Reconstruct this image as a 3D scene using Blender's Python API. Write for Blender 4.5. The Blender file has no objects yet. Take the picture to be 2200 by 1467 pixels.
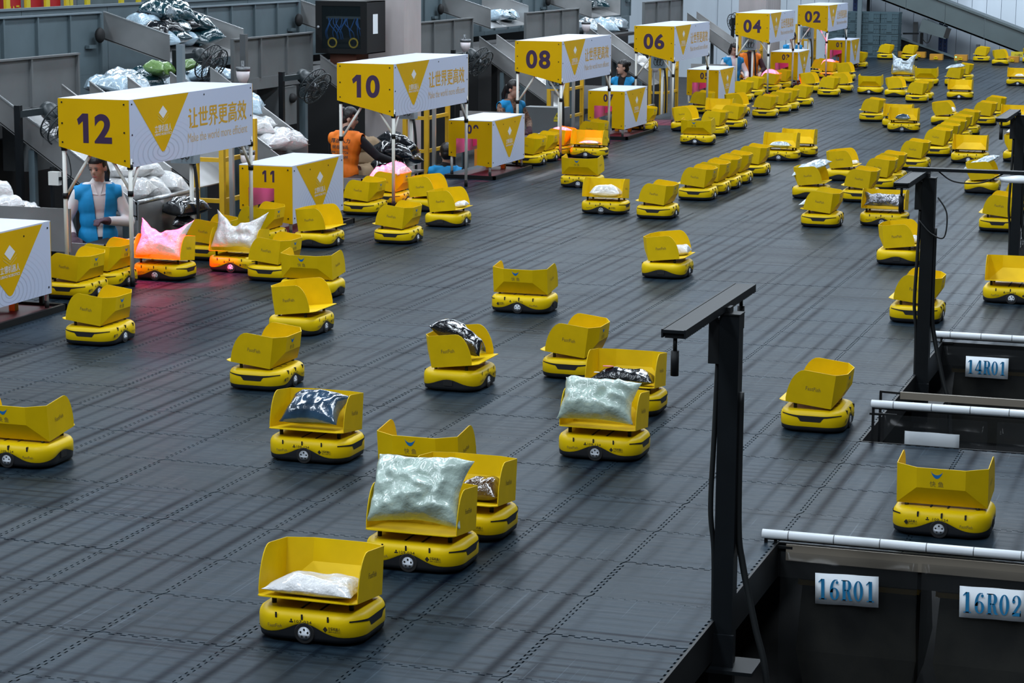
import bpy, bmesh, math, random
from mathutils import Vector, Matrix, noise
scn = bpy.context.scene
COL = scn.collection
PI = math.pi
rnd = random.Random(7)

# ------------------------------------------------------------------ camera, world, lights, exposure
FPX, YAW, PITCH, ROLL = 4909.56, -0.3139, 0.1737, 0.0075
CAM = Vector((5.4122, -10.1180, 2.7273))
def cam_axes():
    c, s = math.cos(YAW), math.sin(YAW)
    fw, rt, up = Vector((s, c, 0)), Vector((c, -s, 0)), Vector((0, 0, 1))
    F = fw*math.cos(PITCH) - up*math.sin(PITCH)
    U = fw*math.sin(PITCH) + up*math.cos(PITCH)
    return rt*math.cos(ROLL) + U*math.sin(ROLL), -rt*math.sin(ROLL) + U*math.cos(ROLL), F
RT, UP, FW = cam_axes()
cd = bpy.data.cameras.new('camera'); cam = bpy.data.objects.new('camera', cd); COL.objects.link(cam)
cd.sensor_width = 36; cd.lens = FPX/2200*36; cd.clip_end = 300
cam.matrix_world = Matrix(((RT.x, UP.x, -FW.x, CAM.x), (RT.y, UP.y, -FW.y, CAM.y), (RT.z, UP.z, -FW.z, CAM.z), (0, 0, 0, 1)))
scn.camera = cam

w = bpy.data.worlds.new('world'); scn.world = w; w.use_nodes = True
bg = w.node_tree.nodes['Background']; bg.inputs[0].default_value = (0.50, 0.62, 0.80, 1); bg.inputs[1].default_value = 0.035

def area(name, loc, sx, sy, power, col=(1, 1, 1), rot=(0, 0, 0)):
    d = bpy.data.lights.new(name, 'AREA'); d.shape = 'RECTANGLE'; d.size = sx; d.size_y = sy; d.energy = power; d.color = col
    o = bpy.data.objects.new(name, d); COL.objects.link(o); o.location = loc; o.rotation_euler = rot; return o
# rows of ceiling lamps running the length of the hall
for lx, p in ((-9.5, 430), (-4.2, 420), (1.2, 430), (6.5, 340)):
    for ly in (-6, 5, 16, 27, 38):
        area('ceiling_lamp', (lx, ly, 7.0), 0.9, 8.0, p, (0.80, 0.90, 1.0))

# added fill lights brightening the far wall; no fixtures of the hall
for lx in (-5, 1, 6): area('far_wall_fill', (lx, 43.5, 5.2), 3.0, 0.6, 160, (0.80, 0.90, 1.0), (math.radians(62), 0, 0))

scn.view_settings.view_transform = 'Standard'; scn.view_settings.look = 'None'
scn.view_settings.gamma = 1.0; scn.view_settings.use_curve_mapping = False
scn.view_settings.exposure = 0.0

# ------------------------------------------------------------------ helpers
def ray(u, v): return RT*((u - 1100)/FPX) - UP*((v - 733.5)/FPX) + FW
def at_z(u, v, z=0.0): d = ray(u, v); return CAM + d*((z - CAM.z)/d.z)
def at_x(u, v, x): d = ray(u, v); return CAM + d*((x - CAM.x)/d.x)
def at_y(u, v, y): d = ray(u, v); return CAM + d*((y - CAM.y)/d.y)

MATS = {}
def nd(nt, t, **k):
    n = nt.nodes.new(t)
    for a, b in k.items(): setattr(n, a, b)
    return n
def mat(name, col, rough=0.5, metal=0.0, spec=0.5, coat=0.0, noise_amt=0.0, noise_scale=8.0, bump=0.0, bump_scale=20.0, emit=None, estr=0.0, alpha=1.0, trans=0.0, rough_var=0.0, stretch=None, bump_dist=0.01):
    if name in MATS: return MATS[name]
    m = bpy.data.materials.new(name); m.use_nodes = True; nt = m.node_tree
    b = nt.nodes['Principled BSDF']
    b.inputs['Base Color'].default_value = (*col, 1); b.inputs['Roughness'].default_value = rough
    b.inputs['Metallic'].default_value = metal; b.inputs['Specular IOR Level'].default_value = spec
    b.inputs['Coat Weight'].default_value = coat; b.inputs['Alpha'].default_value = alpha
    b.inputs['Transmission Weight'].default_value = trans
    if emit: b.inputs['Emission Color'].default_value = (*emit, 1); b.inputs['Emission Strength'].default_value = estr
    if noise_amt or rough_var or bump:
        tc = nd(nt, 'ShaderNodeTexCoord'); src = tc.outputs['Object']
        if stretch:
            mp = nd(nt, 'ShaderNodeMapping'); mp.inputs['Scale'].default_value = stretch; nt.links.new(src, mp.inputs['Vector']); src = mp.outputs[0]
    if noise_amt or rough_var:
        n = nd(nt, 'ShaderNodeTexNoise'); n.inputs['Scale'].default_value = noise_scale; n.inputs['Detail'].default_value = 5
        nt.links.new(src, n.inputs['Vector'])
        if noise_amt:
            r = nd(nt, 'ShaderNodeMapRange'); r.inputs[1].default_value = 0.3; r.inputs[2].default_value = 0.7
            r.inputs[3].default_value = 1 - noise_amt; r.inputs[4].default_value = 1 + noise_amt
            nt.links.new(n.outputs[0], r.inputs[0])
            mx = nd(nt, 'ShaderNodeMix', data_type='RGBA', blend_type='MULTIPLY'); mx.inputs[0].default_value = 1
            mx.inputs[6].default_value = (*col, 1); nt.links.new(r.outputs[0], mx.inputs[7]); nt.links.new(mx.outputs[2], b.inputs['Base Color'])
        if rough_var:
            r2 = nd(nt, 'ShaderNodeMapRange'); r2.inputs[3].default_value = max(0.03, rough - rough_var); r2.inputs[4].default_value = min(1, rough + rough_var)
            nt.links.new(n.outputs[0], r2.inputs[0]); nt.links.new(r2.outputs[0], b.inputs['Roughness'])
    if bump:
        n2 = nd(nt, 'ShaderNodeTexNoise'); n2.inputs['Scale'].default_value = bump_scale; n2.inputs['Detail'].default_value = 4
        nt.links.new(src, n2.inputs['Vector'])
        bp = nd(nt, 'ShaderNodeBump'); bp.inputs['Strength'].default_value = bump; bp.inputs['Distance'].default_value = bump_dist
        nt.links.new(n2.outputs[0], bp.inputs['Height']); nt.links.new(bp.outputs[0], b.inputs['Normal'])
    MATS[name] = m; return m

class MB:
    """collects faces, then builds ONE mesh object"""
    def __init__(s): s.v = []; s.f = []; s.sm = []
    def add(s, vs, fs, smooth=False):
        o = len(s.v); s.v += [tuple(p) for p in vs]; s.f += [[i + o for i in f] for f in fs]; s.sm += [smooth]*len(fs); return s
    def box(s, x0, x1, y0, y1, z0, z1):
        vs = [(x0, y0, z0), (x1, y0, z0), (x1, y1, z0), (x0, y1, z0), (x0, y0, z1), (x1, y0, z1), (x1, y1, z1), (x0, y1, z1)]
        return s.add(vs, [(3, 2, 1, 0), (4, 5, 6, 7), (0, 1, 5, 4), (1, 2, 6, 5), (2, 3, 7, 6), (3, 0, 4, 7)])
    def obox(s, c, ax, ay, az):
        """box with centre c and half-axis vectors"""
        c, ax, ay, az = Vector(c), Vector(ax), Vector(ay), Vector(az)
        vs = [c + ax*i + ay*j + az*k for k in (-1, 1) for (i, j) in ((-1, -1), (1, -1), (1, 1), (-1, 1))]
        return s.add(vs, [(3, 2, 1, 0), (4, 5, 6, 7), (0, 1, 5, 4), (1, 2, 6, 5), (2, 3, 7, 6), (3, 0, 4, 7)])
    def bar(s, a, b, w, h=None, up=(0, 0, 1)):
        a, b = Vector(a), Vector(b); d = (b - a); L = d.length; d.normalize(); u = Vector(up)
        if abs(d.dot(u)) > 0.98: u = Vector((1, 0, 0))
        x = d.cross(u).normalized(); y = x.cross(d).normalized(); h = h or w
        return s.obox((a + b)/2, x*w/2, d*L/2, y*h/2)
    def prism(s, poly, d):
        """poly: list of 3-D points (planar), d: extrusion vector"""
        n = len(poly); d = Vector(d); vs = [Vector(p) for p in poly] + [Vector(p) + d for p in poly]
        fs = [list(range(n))[::-1], list(range(n, 2*n))] + [(i, (i + 1) % n, n + (i + 1) % n, n + i) for i in range(n)]
        return s.add(vs, fs)
    def tube(s, pts, r, n=10, cap=True, smooth=True):
        pts = [Vector(p) for p in pts]; rs = r if isinstance(r, (list, tuple)) else [r]*len(pts)
        vs = []; fs = []; prev = None
        for i, p in enumerate(pts):
            d = (pts[min(i + 1, len(pts) - 1)] - pts[max(i - 1, 0)]).normalized()
            if prev is None:
                u = Vector((0, 0, 1)) if abs(d.z) < 0.9 else Vector((1, 0, 0)); x = d.cross(u).normalized()
            else: x = (prev - d*prev.dot(d)).normalized()
            prev = x; y = d.cross(x)
            for k in range(n): a = 2*PI*k/n; vs.append(p + (x*math.cos(a) + y*math.sin(a))*rs[i])
        for i in range(len(pts) - 1):
            for k in range(n): k2 = (k + 1) % n; fs.append((i*n + k, i*n + k2, (i + 1)*n + k2, (i + 1)*n + k))
        o = len(s.v); s.add(vs, fs, smooth)
        if cap:
            s.f.append([o + k for k in range(n)][::-1]); s.f.append([o + (len(pts) - 1)*n + k for k in range(n)]); s.sm += [False, False]
        return s
    def ellipsoid(s, c, r, n=14, m=9, rot=None):
        c = Vector(c); vs = []; fs = []
        for i in range(m + 1):
            t = PI*i/m
            for k in range(n):
                a = 2*PI*k/n; p = Vector((r[0]*math.sin(t)*math.cos(a), r[1]*math.sin(t)*math.sin(a), r[2]*math.cos(t)))
                if rot: p = rot @ p
                vs.append(c + p)
        for i in range(m):
            for k in range(n): k2 = (k + 1) % n; fs.append((i*n + k, (i + 1)*n + k, (i + 1)*n + k2, i*n + k2))
        return s.add(vs, fs, True)
    def mesh(s, name):
        me = bpy.data.meshes.new(name); me.from_pydata(s.v, [], s.f); me.polygons.foreach_set('use_smooth', s.sm); me.update(); return me
    def build(s, name, m, parent=None, loc=None, rz=0):
        return mkobj(name, s.mesh(name), m, parent, loc, rz)

def mkobj(name, me, m=None, parent=None, loc=None, rz=0):
    if m is not None and not me.materials: me.materials.append(m)
    o = bpy.data.objects.new(name, me); COL.objects.link(o); o.parent = parent
    if loc is not None: o.location = loc
    if rz: o.rotation_euler = (0, 0, rz)
    return o
def tag(o, label=None, cat=None, group=None, kind=None):
    if label: o['label'] = label
    if cat: o['category'] = cat
    if group: o['group'] = group
    if kind: o['kind'] = kind
    return o
def empty(name, loc=(0, 0, 0), rz=0, label=None, cat=None, group=None):
    o = bpy.data.objects.new(name, None); COL.objects.link(o); o.location = loc; o.rotation_euler = (0, 0, rz); o.empty_display_size = 0.1
    return tag(o, label, cat, group)
def struct(o): o['kind'] = 'structure'; return o
TMP = bpy.data.scenes.new('workbench')      # scratch scene for evaluating modifiers and lettering
def tmp_depsgraph():
    vl = TMP.view_layers[0]; vl.update(); return vl.depsgraph
def evaluated(me, *mods):
    """mesh after modifiers given as (type, {props})"""
    o = bpy.data.objects.new('tmp', me); TMP.collection.objects.link(o)
    for t, pr in mods:
        md = o.modifiers.new(t, t)
        for k, v in pr.items(): setattr(md, k, v)
    dg = tmp_depsgraph()
    r = bpy.data.meshes.new_from_object(o.evaluated_get(dg)); bpy.data.objects.remove(o); return r

TXT = {}
def text_geo(body, bold=0.0, res=3):
    k = (body, bold, res)
    if k not in TXT:
        c = bpy.data.curves.new('t', 'FONT'); c.body = body; c.offset = bold; c.resolution_u = res; c.size = 1
        o = bpy.data.objects.new('t', c); TMP.collection.objects.link(o)
        dg = tmp_depsgraph()
        me = bpy.data.meshes.new_from_object(o.evaluated_get(dg))
        vs = [v.co.copy() for v in me.vertices]; fs = [tuple(p.vertices) for p in me.polygons]
        bpy.data.objects.remove(o); bpy.data.curves.remove(c); bpy.data.meshes.remove(me)
        x0 = min(v.x for v in vs); x1 = max(v.x for v in vs); y0 = min(v.y for v in vs); y1 = max(v.y for v in vs)
        TXT[k] = ([((v.x - x0)/(x1 - x0) - .5, (v.y - y0)/(y1 - y0) - .5) for v in vs], fs)
    return TXT[k]
def put_text(mb, body, c, right, up, w, h, bold=0.0, res=3):
    """lettering centred on c filling w x h, in the plane right/up"""
    vs, fs = text_geo(body, bold, res); c, right, up = Vector(c), Vector(right), Vector(up)
    mb.add([c + right*(x*w) + up*(y*h) for x, y in vs], fs); return mb
# ------------------------------------------------------------------ deck: interlocking dark mats on a steel sub-floor
T = 0.57
GROUND = -0.75
def floor_mat():
    m = bpy.data.materials.new('deck_mat'); m.use_nodes = True; nt = m.node_tree; L = nt.links.new
    b = nt.nodes['Principled BSDF']
    geo = nd(nt, 'ShaderNodeNewGeometry'); sep = nd(nt, 'ShaderNodeSeparateXYZ'); L(geo.outputs['Position'], sep.inputs[0])
    def math_(op, a, b_=None, c=None):
        n = nd(nt, 'ShaderNodeMath', operation=op)
        for i, x in enumerate((a, b_, c)):
            if x is None: continue
            if isinstance(x, (int, float)): n.inputs[i].default_value = x
            else: L(x, n.inputs[i])
        return n.outputs[0]
    def noise_(scale, sx, sy, det=4):
        mp = nd(nt, 'ShaderNodeMapping'); mp.inputs['Scale'].default_value = (sx, sy, 1); L(geo.outputs['Position'], mp.inputs[0])
        n = nd(nt, 'ShaderNodeTexNoise'); n.inputs['Scale'].default_value = scale; n.inputs['Detail'].default_value = det; L(mp.outputs[0], n.inputs['Vector']); return n.outputs[0]
    def track(axis, frac, width):
        # distance to the wheel lines of every lane (two lines per cell)
        f = math_('FRACT', math_('MULTIPLY_ADD', axis, 1/T, 100.0))
        d = math_('ABSOLUTE', math_('SUBTRACT', math_('ABSOLUTE', math_('SUBTRACT', f, 0.5)), frac))
        r = nd(nt, 'ShaderNodeMapRange', interpolation_type='SMOOTHSTEP'); L(d, r.inputs[0]); r.inputs[1].default_value = 0.0; r.inputs[2].default_value = width; r.inputs[3].default_value = 1; r.inputs[4].default_value = 0
        return r.outputs[0]
    nA = noise_(1.1, 1.4, 0.30); nB = noise_(1.1, 0.30, 1.4); nC = noise_(0.9, 0.8, 1.3)
    def rng(x, a, b, lo=0.0, hi=1.0):
        r = nd(nt, 'ShaderNodeMapRange'); L(x, r.inputs[0]); r.inputs[1].default_value = a; r.inputs[2].default_value = b; r.inputs[3].default_value = lo; r.inputs[4].default_value = hi; return r.outputs[0]
    tA = math_('MULTIPLY', math_('MAXIMUM', track(sep.outputs[0], 0.36, 0.075), math_('MULTIPLY', track(sep.outputs[0], 0.12, 0.06), 0.8)), rng(nA, 0.36, 0.58))
    tB = math_('MULTIPLY', track(sep.outputs[1], 0.36, 0.05), rng(nB, 0.45, 0.65))
    # fine tyre lines across the lanes
    fr = math_('FRACT', math_('MULTIPLY_ADD', sep.outputs[1], 7/T, 700.0)); ln_ = rng(math_('ABSOLUTE', math_('SUBTRACT', fr, 0.5)), 0.0, 0.26, 1.0, 0.0)
    tC = math_('MULTIPLY', math_('MULTIPLY', ln_, rng(nC, 0.46, 0.62)), 0.75)
    tr = math_('MAXIMUM', math_('MAXIMUM', tA, tB), tC)
    streak = noise_(3.0, 0.35, 9.0, 3)      # long scuffs across the deck
    big = noise_(0.8, 1, 1, 4); fine = noise_(24, 1, 1, 3)
    scr = noise_(5.0, 14.0, 0.22, 2); scr2 = noise_(5.0, 0.3, 12.0, 2)      # thin pale scratches
    sc = math_('MAXIMUM', rng(scr, 0.66, 0.76), math_('MULTIPLY', rng(scr2, 0.67, 0.76), 0.7))
    dirt = rng(noise_(9.0, 1, 1, 2), 0.76, 0.80)
    oi = nd(nt, 'ShaderNodeObjectInfo')
    val = math_('MULTIPLY_ADD', streak, 0.9, 0.42)
    val = math_('MULTIPLY', val, math_('MULTIPLY_ADD', big, 1.1, 0.40))
    val = math_('MULTIPLY', val, math_('MULTIPLY_ADD', fine, 0.3, 0.85))
    val = math_('MULTIPLY', val, math_('MULTIPLY_ADD', oi.outputs['Random'], 0.24, 0.88))
    val = math_('ADD', val, math_('MULTIPLY', sc, 0.8)); val = math_('ADD', val, math_('MULTIPLY', dirt, 2.5))
    mx = nd(nt, 'ShaderNodeMix', data_type='RGBA', blend_type='MULTIPLY'); mx.inputs[0].default_value = 1
    tint = nd(nt, 'ShaderNodeMix', data_type='RGBA'); L(tr, tint.inputs[0]); tint.inputs[6].default_value = (0.0145, 0.027, 0.040, 1); tint.inputs[7].default_value = (0.0015, 0.004, 0.010, 1)
    L(tint.outputs[2], mx.inputs[6]); L(val, mx.inputs[7]); L(mx.outputs[2], b.inputs['Base Color'])
    ro = math_('MULTIPLY_ADD', fine, 0.10, 0.27); ro = math_('MULTIPLY_ADD', streak, 0.20, ro); ro = math_('MULTIPLY_ADD', tA, 0.06, ro)
    L(ro, b.inputs['Roughness']); sp_ = math_('MULTIPLY', math_('MULTIPLY_ADD', tr, -0.62, 1.0), math_('MULTIPLY_ADD', streak, 0.10, 0.055)); sp_ = math_('MULTIPLY_ADD', sc, 0.10, sp_); L(sp_, b.inputs['Specular IOR Level']); b.inputs['Specular Tint'].default_value = (0.50, 0.78, 1.0, 1)
    bp = nd(nt, 'ShaderNodeBump'); bp.inputs['Strength'].default_value = 0.3; bp.inputs['Distance'].default_value = 0.004
    L(math_('ADD', streak, math_('MULTIPLY', fine, 0.4)), bp.inputs['Height']); L(bp.outputs[0], b.inputs['Normal'])
    return m
M_deck = floor_mat()
M_sub = mat('deck_underlay', (0.010, 0.010, 0.012), 0.8)
M_black = mat('black_steel', (0.008, 0.009, 0.010), 0.5, spec=0.22)
M_ground = mat('hall_concrete', (0.05, 0.05, 0.052), 0.7, noise_amt=0.3, noise_scale=2)

def off(t, ph):
    return 0.008 if (int((t + 0.5)*14 + ph) % 2) else -0.008
def tile_outline(g=0.0065, n=22, straight=False):
    h = T/2; P = []
    if straight: return [(-h + g/2, -h + g/2), (h - g/2, -h + g/2), (h - g/2, h - g/2), (-h + g/2, h - g/2)]
    def edge(k):   # crenellation offsets sampled along the edge, zero at the ends
        a = [(-.5, 0.0)]
        for i in range(1, n - 1):
            o = 0.009 if i % 2 else -0.009
            a += [(-.5 + i/n, o), (-.5 + (i + 1)/n, o)]
        a.append((.5, 0.0)); return a
    e = edge(0)
    clampv = lambda q: max(-h + g/2, min(h - g/2, q))
    for t, o in e: P.append((clampv(t*T), -h + o + g/2))                    # bottom, left to right
    for t, o in e: P.append((h + o - g/2, clampv(t*T)))                     # right, upward
    for t, o in e[::-1]: P.append((clampv(t*T), h + o - g/2))               # top, right to left
    for t, o in e[::-1]: P.append((-h + o + g/2, clampv(t*T)))              # left, downward
    Q = []
    for p in P:
        if not Q or (abs(p[0] - Q[-1][0]) + abs(p[1] - Q[-1][1])) > 1e-5: Q.append(p)
    return Q
OUT = tile_outline()
tile_me = MB().prism([(x, y, -0.006) for x, y in OUT], (0, 0, 0.006)).mesh('tile'); tile_me.materials.append(M_deck)
ROWS = range(-6, 80); cells = []
def deck_cell(i, j):
    if -7 <= i <= 5: return True
    return 6 <= i <= 9 and (j % 10) in (0, 1, 2, 3) and j < 20      # strips between the bays
for j in ROWS:
    for i in range(-7, 10):
        if deck_cell(i, j): cells.append((i, j))
def seen(i, j):
    p = Vector(((i + .5)*T, (j + .5)*T, 0)) - CAM; zc = p.dot(FW)
    if zc < 1: return False
    return -60 < p.dot(RT)/zc*FPX + 1100 < 2260 and -60 < 733.5 - p.dot(UP)/zc*FPX < 1560
vis = sorted([c for c in cells if seen(*c)], key=lambda c: (Vector(((c[0] + .5)*T, (c[1] + .5)*T, 0)) - CAM).length)
near = set(vis[:300])
sub = MB().box(-3.68, 6*T, -6*T, 80*T, -0.05, -0.0075)
for k in (0, 1):
    sub.box(6*T, 10*T, k*10*T, (k*10 + 4)*T, -0.05, -0.0075)
floor = struct(sub.build('floor', M_sub)); floor['label'] = 'dark raised sorting deck of interlocking grey mats'
r2 = random.Random(3)
for c in vis[:300]:
    o = mkobj('tile', tile_me, None, floor, ((c[0] + .5)*T, (c[1] + .5)*T, r2.uniform(-0.0008, 0.0008)))
    if c[0] == -7: o.location.x = -3.55; o.scale.x = .45
rest = MB(); tri = [(x, y) for x, y in OUT]; ST = tile_outline(0.007, straight=True)
for c in cells:
    if c in near: continue
    P = OUT if c[1] < 44 else ST
    x, y, z = (c[0] + .5)*T, (c[1] + .5)*T, r2.uniform(-0.0008, 0.0008)
    kx = 1
    if c[0] == -7: x = -3.55; kx = .45
    rest.add([(x + a*kx, y + b, z) for a, b in P], [list(range(len(P)))])
tag(rest.build('tile_field', M_deck, floor), kind='stuff')
# hall ground below the deck and the far wall
gr = MB().box(-16, 14, -14, 52, GROUND - 0.1, GROUND).build('floor_ground', M_ground); struct(gr); gr['label'] = 'dark concrete hall ground below the raised deck'
# black edge channel of the deck
ed = MB().box(6*T, 6*T + .012, -6*T, 0, -0.16, 0.003)
struct(ed.build('trim_1', M_black))
ed = MB().box(6*T, 6*T + .012, 4*T, 10*T, -0.16, 0.003).box(6*T, 10*T, 4*T, 4*T + .012, -0.16, 0.003).box(6*T, 10*T, -.012, 0, -0.16, 0.003).box(6*T, 10*T, 10*T - .012, 10*T, -0.16, 0.003)
struct(ed.build('trim_2', M_black))
ed = MB().box(6*T, 6*T + .012, 14*T, 20*T, -0.16, 0.003).box(6*T, 10*T, 14*T, 14*T + .012, -0.16, 0.003)
struct(ed.build('trim_3', M_black))

# ------------------------------------------------------------------ sorting robots
M_yel = mat('robot_yellow_paint', (0.80, 0.55, 0.001), 0.40, spec=0.28, noise_amt=0.06, noise_scale=5)
M_tray = mat('robot_tray_yellow', (0.72, 0.48, 0.001), 0.48, spec=0.2, noise_amt=0.08, noise_scale=6)
M_skirt = mat('robot_black_plastic', (0.012, 0.013, 0.016), 0.5)
M_tyre = mat('rubber', (0.008, 0.008, 0.009), 0.7)
M_hub = mat('silver_hub', (0.30, 0.32, 0.35), 0.45, metal=0.5)
M_print = mat('dark_print', (0.02, 0.017, 0.01), 0.6)
M_gprint = mat('grey_print', (0.20, 0.15, 0.03), 0.6)
M_blue = mat('blue_print', (0.01, 0.16, 0.45), 0.5)
RL, RW, RR = 0.46, 0.375, 0.11
def rring(inset, nside=14, narc=9):
    l, w, r = RL - 2*inset, RW - 2*inset, max(0.01, RR - inset); P = []
    cs = [(l/2 - r, w/2 - r, 0), (-l/2 + r, w/2 - r, 90), (-l/2 + r, -w/2 + r, 180), (l/2 - r, -w/2 + r, 270)]
    for q, (cx, cy, a0) in enumerate(cs):
        for k in range(narc): a = math.radians(a0 + 90*k/(narc - 1)); P.append((cx + r*math.cos(a), cy + r*math.sin(a)))
        nx, ny, na = cs[(q + 1) % 4]; a = math.radians(na); e = (nx + r*math.cos(a), ny + r*math.sin(a)); s0 = P[-1]
        for k in range(1, nside): t = k/nside; P.append((s0[0] + (e[0] - s0[0])*t, s0[1] + (e[1] - s0[1])*t))
    return P
def sst(x, a, b): t = max(0, min(1, (x - a)/(b - a))); return t*t*(3 - 2*t)
def zb(x, y):
    return 0.036 + 0.046*math.exp(-(x/0.085)**2)*sst(abs(y), .12, .187) + 0.040*math.exp(-(y/0.10)**2)*sst(-x, .17, .23)
def rings(levels):
    """levels: list of (inset, z or function)"""
    vs = []; n = None
    for ins, z in levels:
        P = rring(ins); n = len(P); B = rring(0)
        for (x, y), (bx, by) in zip(P, B): vs.append((x, y, z(bx, by) if callable(z) else z))
    fs = [(i*n + k, i*n + (k + 1) % n, (i + 1)*n + (k + 1) % n, (i + 1)*n + k) for i in range(len(levels) - 1) for k in range(n)]
    return vs, fs, n
def skirt_mesh():
    m = MB(); vs, fs, n = rings([(0.02, 0.010), (0.006, 0.014), (0.003, 0.03), (0.002, lambda x, y: zb(x, y) + 0.004)])
    m.add(vs, fs, True); m.add(vs[:n], [list(range(n))[::-1]]); return m
def shell_mesh():
    m = MB(); vs, fs, n = rings([(0.003, zb), (0.0, lambda x, y: zb(x, y) + .004), (0.0, 0.092), (0.003, 0.106), (0.010, 0.118), (0.021, 0.126), (0.036, 0.130)])
    m.add(vs, fs, True); m.add(vs[-n:], [list(range(n))]); return m
def perim(y0, y1, n, x_sign=1, out=0.0015):
    """points along the front end (x>0) between y0 and y1, following the rounded plan"""
    P = []
    for k in range(n + 1):
        y = y0 + (y1 - y0)*k/n; ay = abs(y); yc = RW/2 - RR
        x = RL/2 if ay <= yc else RL/2 - RR + math.sqrt(max(0, RR**2 - (ay - yc)**2))
        nv = Vector((1, 0)) if ay <= yc else Vector((x - RL/2 + RR, (ay - yc)*(1 if y > 0 else -1))).normalized()
        P.append(((x + nv.x*out)*x_sign, y + nv.y*out))
    return P
def visor_mesh():
    m = MB(); P = perim(-.168, .168, 40); top = []; bot = []
    for x, y in P:
        a = abs(y); t = 0.100 - 0.010*sst(a, 0.02, .13)*0 - 0.0; top.append((x, y, t + 0.006*sst(a, .05, .168)))
        bot.append((x, y, (0.066 + 0.022*sst(a, .055, .075)) + 0.012*sst(a, .05, .168)))
    m.add(top + bot, [(k, k + 1, len(P) + k + 1, len(P) + k) for k in range(len(P) - 1)], True)
    return m
def decal_side(mb, body, x, z, wdt, h, side, bold=0.0):
    """flat lettering on the long side (side = -1 or +1)"""
    y = side*(RW/2 + 0.0008); put_text(mb, body, (x, y, z), (1, 0, 0) if side < 0 else (-1, 0, 0), (0, 0, 1), wdt, h, bold, 2)
TILT = math.radians(6.8)
TRAY0 = Vector((0, 0.11, 0.143))            # pivot: rear bottom corner height
def tp(x, y, z):                            # tray coordinates -> robot coordinates
    dy = y - TRAY0.y; return (x, TRAY0.y + dy*math.cos(TILT) + z*math.sin(TILT), TRAY0.z - dy*math.sin(TILT) + z*math.cos(TILT))
TX, TYB, TYS, TH, TLIP = 0.21, 0.16, 0.11, 0.195, -0.19
def tray_mesh():
    m = MB(); side = [(TYS, 0), (TYS, TH), (-0.065, TH)]
    for k in range(1, 8): a = PI/2*k/7; side.append((-0.065 - 0.088*math.sin(a), 0.02 + (TH - 0.02)*math.cos(a)))
    side.append((-0.150, 0.0))
    for sx in (-1, 1):
        vs = [tp(sx*TX, y, z) for y, z in side]; f = list(range(len(vs))); m.add(vs, [f if sx < 0 else f[::-1]])
        ch = [tp(sx*TX, TYS, 0), tp(sx*TX, TYS, TH), tp(sx*0.112, TYB, TH), tp(sx*0.112, TYB, 0.098)]; m.add(ch, [(0, 1, 2, 3) if sx < 0 else (3, 2, 1, 0)])
    m.add([tp(-.112, TYB, .098), tp(.112, TYB, .098), tp(.112, TYB, TH), tp(-.112, TYB, TH)], [(0, 1, 2, 3)])
    m.add([tp(-TX, TYS, 0), tp(TX, TYS, 0), tp(.112, TYB, .098), tp(-.112, TYB, .098)], [(0, 1, 2, 3)])
    fl = [tp(TX, TYS, 0), tp(-TX, TYS, 0), tp(-TX, -0.150, 0), tp(-TX + .005, -0.172, 0), tp(-TX + .022, TLIP, 0), tp(TX - .022, TLIP, 0), tp(TX - .005, -0.172, 0), tp(TX, -0.150, 0)]
    m.add(fl, [list(range(8))])
    me = m.mesh('tray'); bm = bmesh.new(); bm.from_mesh(me); bmesh.ops.remove_doubles(bm, verts=bm.verts, dist=1e-5); bmesh.ops.recalc_face_normals(bm, faces=bm.faces); bm.to_mesh(me); bm.free()
    return evaluated(me, ('SOLIDIFY', dict(thickness=0.004, offset=0.0)))
def wheel_meshes(side):
    y0, y1 = side*(RW/2 - .03), side*(RW/2 + 0.001); t = MB(); t.tube([(0, y0, .044), (0, y1 - side*.004, .044), (0, y1, .044)], [.044, .044, .040], 24)
    h = MB(); h.tube([(0, y1 - side*.002, .044), (0, y1 + side*.0015, .044), (0, y1 + side*.0015, .044)], [.027, .027, .022], 20)
    for k in range(5): a = 2*PI*k/5 + .3; c = (0.016*math.cos(a), y1 + side*.0022, .044 + .016*math.sin(a)); 
    return t, h
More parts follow.
